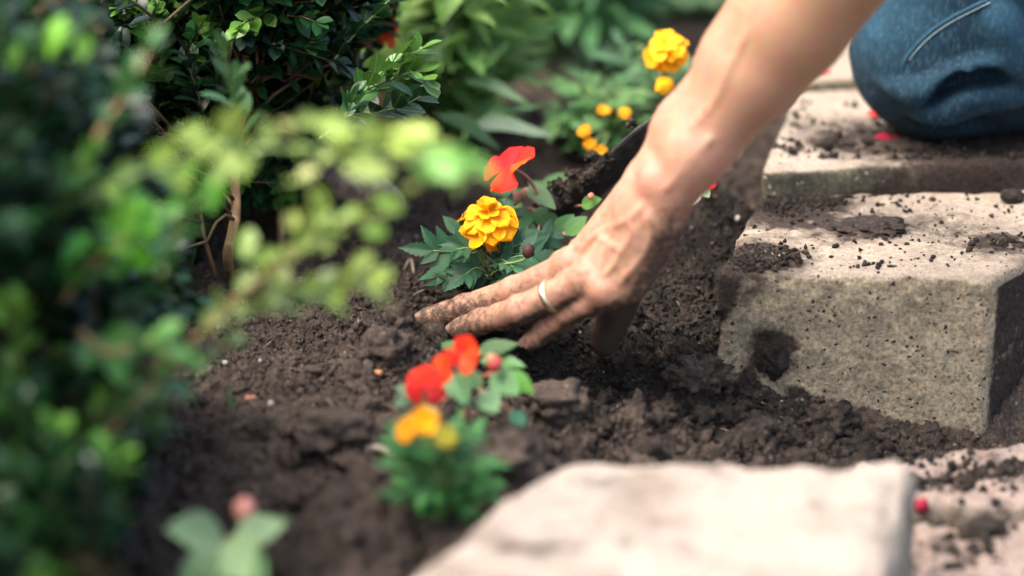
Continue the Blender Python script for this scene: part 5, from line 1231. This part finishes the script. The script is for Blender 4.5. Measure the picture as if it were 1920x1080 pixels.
# pebbles one can tell apart
def pebble(label, px, py, r, z=None, c=M_grit):
    V_, F_ = rock_variants(ICO2, 1, .18, 1.2); p = on_soil(px, py, 0, r * .6) if z is None else PZ(px, py, z + r * .5)
    o = link('pebble', mesh_np('pebble', V_[0] * r, F_, True, None, c), None, None, Matrix.Translation(Vector(p))); tag(o, label, 'pebble')
pebble('pale pebble in the soil left of the block, below the wrist', 1383, 414, .0028)
pebble('glinting wet pebble on the dark soil left of the bottom near block', 655, 998, .0022)
pebble('paired white pebble on the soil right of the dry clod', 1124, 762, .0013)
pebble('second white pebble close to its pair, right of the dry clod', 1135, 760, .0014)
pebble('tan pebble left of the big clod in the near soil', 508, 762, .0024)
pebble('white pebble at the upper edge of the soil by the foreground leaves', 422, 684, .0020)
pebble('white pebble right of another, near the drooping foreground leaves', 487, 681, .0020)
pebble('yellowish pebble just left of the near marigold flowers', 686, 805, .0030)

# ------------------------------------------------------------------ trowel stuck in the soil behind the arm
m, t, b, out = nmat('black_metal'); t.links.new(ramp(t, noise(t, geo(t), 130, 5, .65), [(.4, (.008, .009, .010)), (.75, (.05, .042, .036))]), b.inputs['Base Color']); b.inputs['Roughness'].default_value = .55; b.inputs['Specular IOR Level'].default_value = .5
bump(t, b, noise(t, geo(t), 300, 5), .0008, .8); M_tool = m
T_tip = PY(1005, 446, 1.642); T_top = PY(1268, 206, 1.622); td = nrm(T_top - T_tip); Lb = np.linalg.norm(T_top - T_tip)
tn = nrm(np.array([.45, -.62, -.35]) - td * np.dot([.45, -.62, -.35], td)); tx = np.cross(td, tn)        # tn: convex back of the blade
tr = thing('garden_trowel', 'black garden trowel blade caked with soil, slanting out of the bed behind the wrist', 'trowel', T_tip)
V_, Q_ = [], []; n_, m_ = 26, 12
for i in range(n_ + 1):
    f = i / n_; wd = .029 * min(1, (f * 5 + .12) ** .6) * (1 if f < .8 else 1 - .5 * (f - .8) / .2)
    for j in range(m_ + 1):
        a = (j / m_ - .5) * 2 * .62
        V_.append(T_tip + td * Lb * f + tx * math.sin(a) * wd + tn * (math.cos(a) - .8) * wd * .9)
for i in range(n_):
    for j in range(m_): a = i * (m_ + 1) + j; Q_.append((a, a + 1, a + m_ + 2, a + m_ + 1))
V_ = np.array(V_); mb = MB(); mb.add(V_, Q_); mb.add(V_ - tn * .0013, [q[::-1] for q in Q_])
ed = [j for j in range(m_ + 1)]; nV = len(V_)
E1 = [(i * (m_ + 1), (i + 1) * (m_ + 1)) for i in range(n_)] ; E2 = [((i + 1) * (m_ + 1) + m_, i * (m_ + 1) + m_) for i in range(n_)]
mb.add(np.zeros((0, 3))); mb.Q.append(np.array([(a, b2, b2 + nV, a + nV) for a, b2 in E1 + E2]))
bl = mb.build('blade', M_tool, tr)
mb = MB(); P = spline([T_top - td * .012, T_top + td * .02 + tn * .004, T_top + td * .05 + tn * .012, T_top + td * .075 + tn * .012], 10); mb.tube(P, .0045, 10); mb.build('shank', M_tool, tr)
mb = MB(); h0 = T_top + td * .07 + tn * .012; P = [h0 + td * .11 * f for f in np.linspace(0, 1, 9)]; mb.tube(P, [.009, .0125, .0135, .013, .0125, .013, .0142, .0135, .008], 14); mb.build('handle', simple('handle_wood', (.25, .13, .06), (.38, .22, .11), 60, .5), tr)
# soil clinging to its upper edge
upj = max((0, m_), key=lambda j: V_[10 * (m_ + 1) + j][2])
pp, ss = [], []
for k in range(1200):
    f = random.random() ** 1.3 * .62; i = int(f * n_); e = V_[i * (m_ + 1) + upj]; q = V_[i * (m_ + 1) + (m_ // 2)]; u = abs(random.gauss(0, .16)) * (1.5 - f * 1.3); u = min(u, 1.1)
    pp.append(e * (1 - u) + q * u + tn * .0015 * random.random() + rng.normal(0, .0012, 3)); ss.append(.0006 + .0022 * random.random() ** 2)
for (px, py, n2, sp_) in ((1050, 352, 130, .0022), (1112, 296, 90, .0018), (1080, 330, 80, .002), (1022, 395, 120, .0022), (1188, 232, 30, .0012)):
    f0 = PY(px, py, 1.63)
    for k in range(n2): pp.append(f0 + rng.normal(0, sp_, 3) * [1.6, 1, 1.2]); ss.append(.0006 + .0018 * random.random() ** 2)
c = np.clip(rng.normal(.35, .2, len(pp)), 0, 1)
o = scatter('soil_crust', np.array(pp), np.array(ss), rv1, F1, np.repeat(c[:, None], 3, 1), M_soil, tr); tag(o, 'soil crumbs stuck to the blade', kind='stuff')
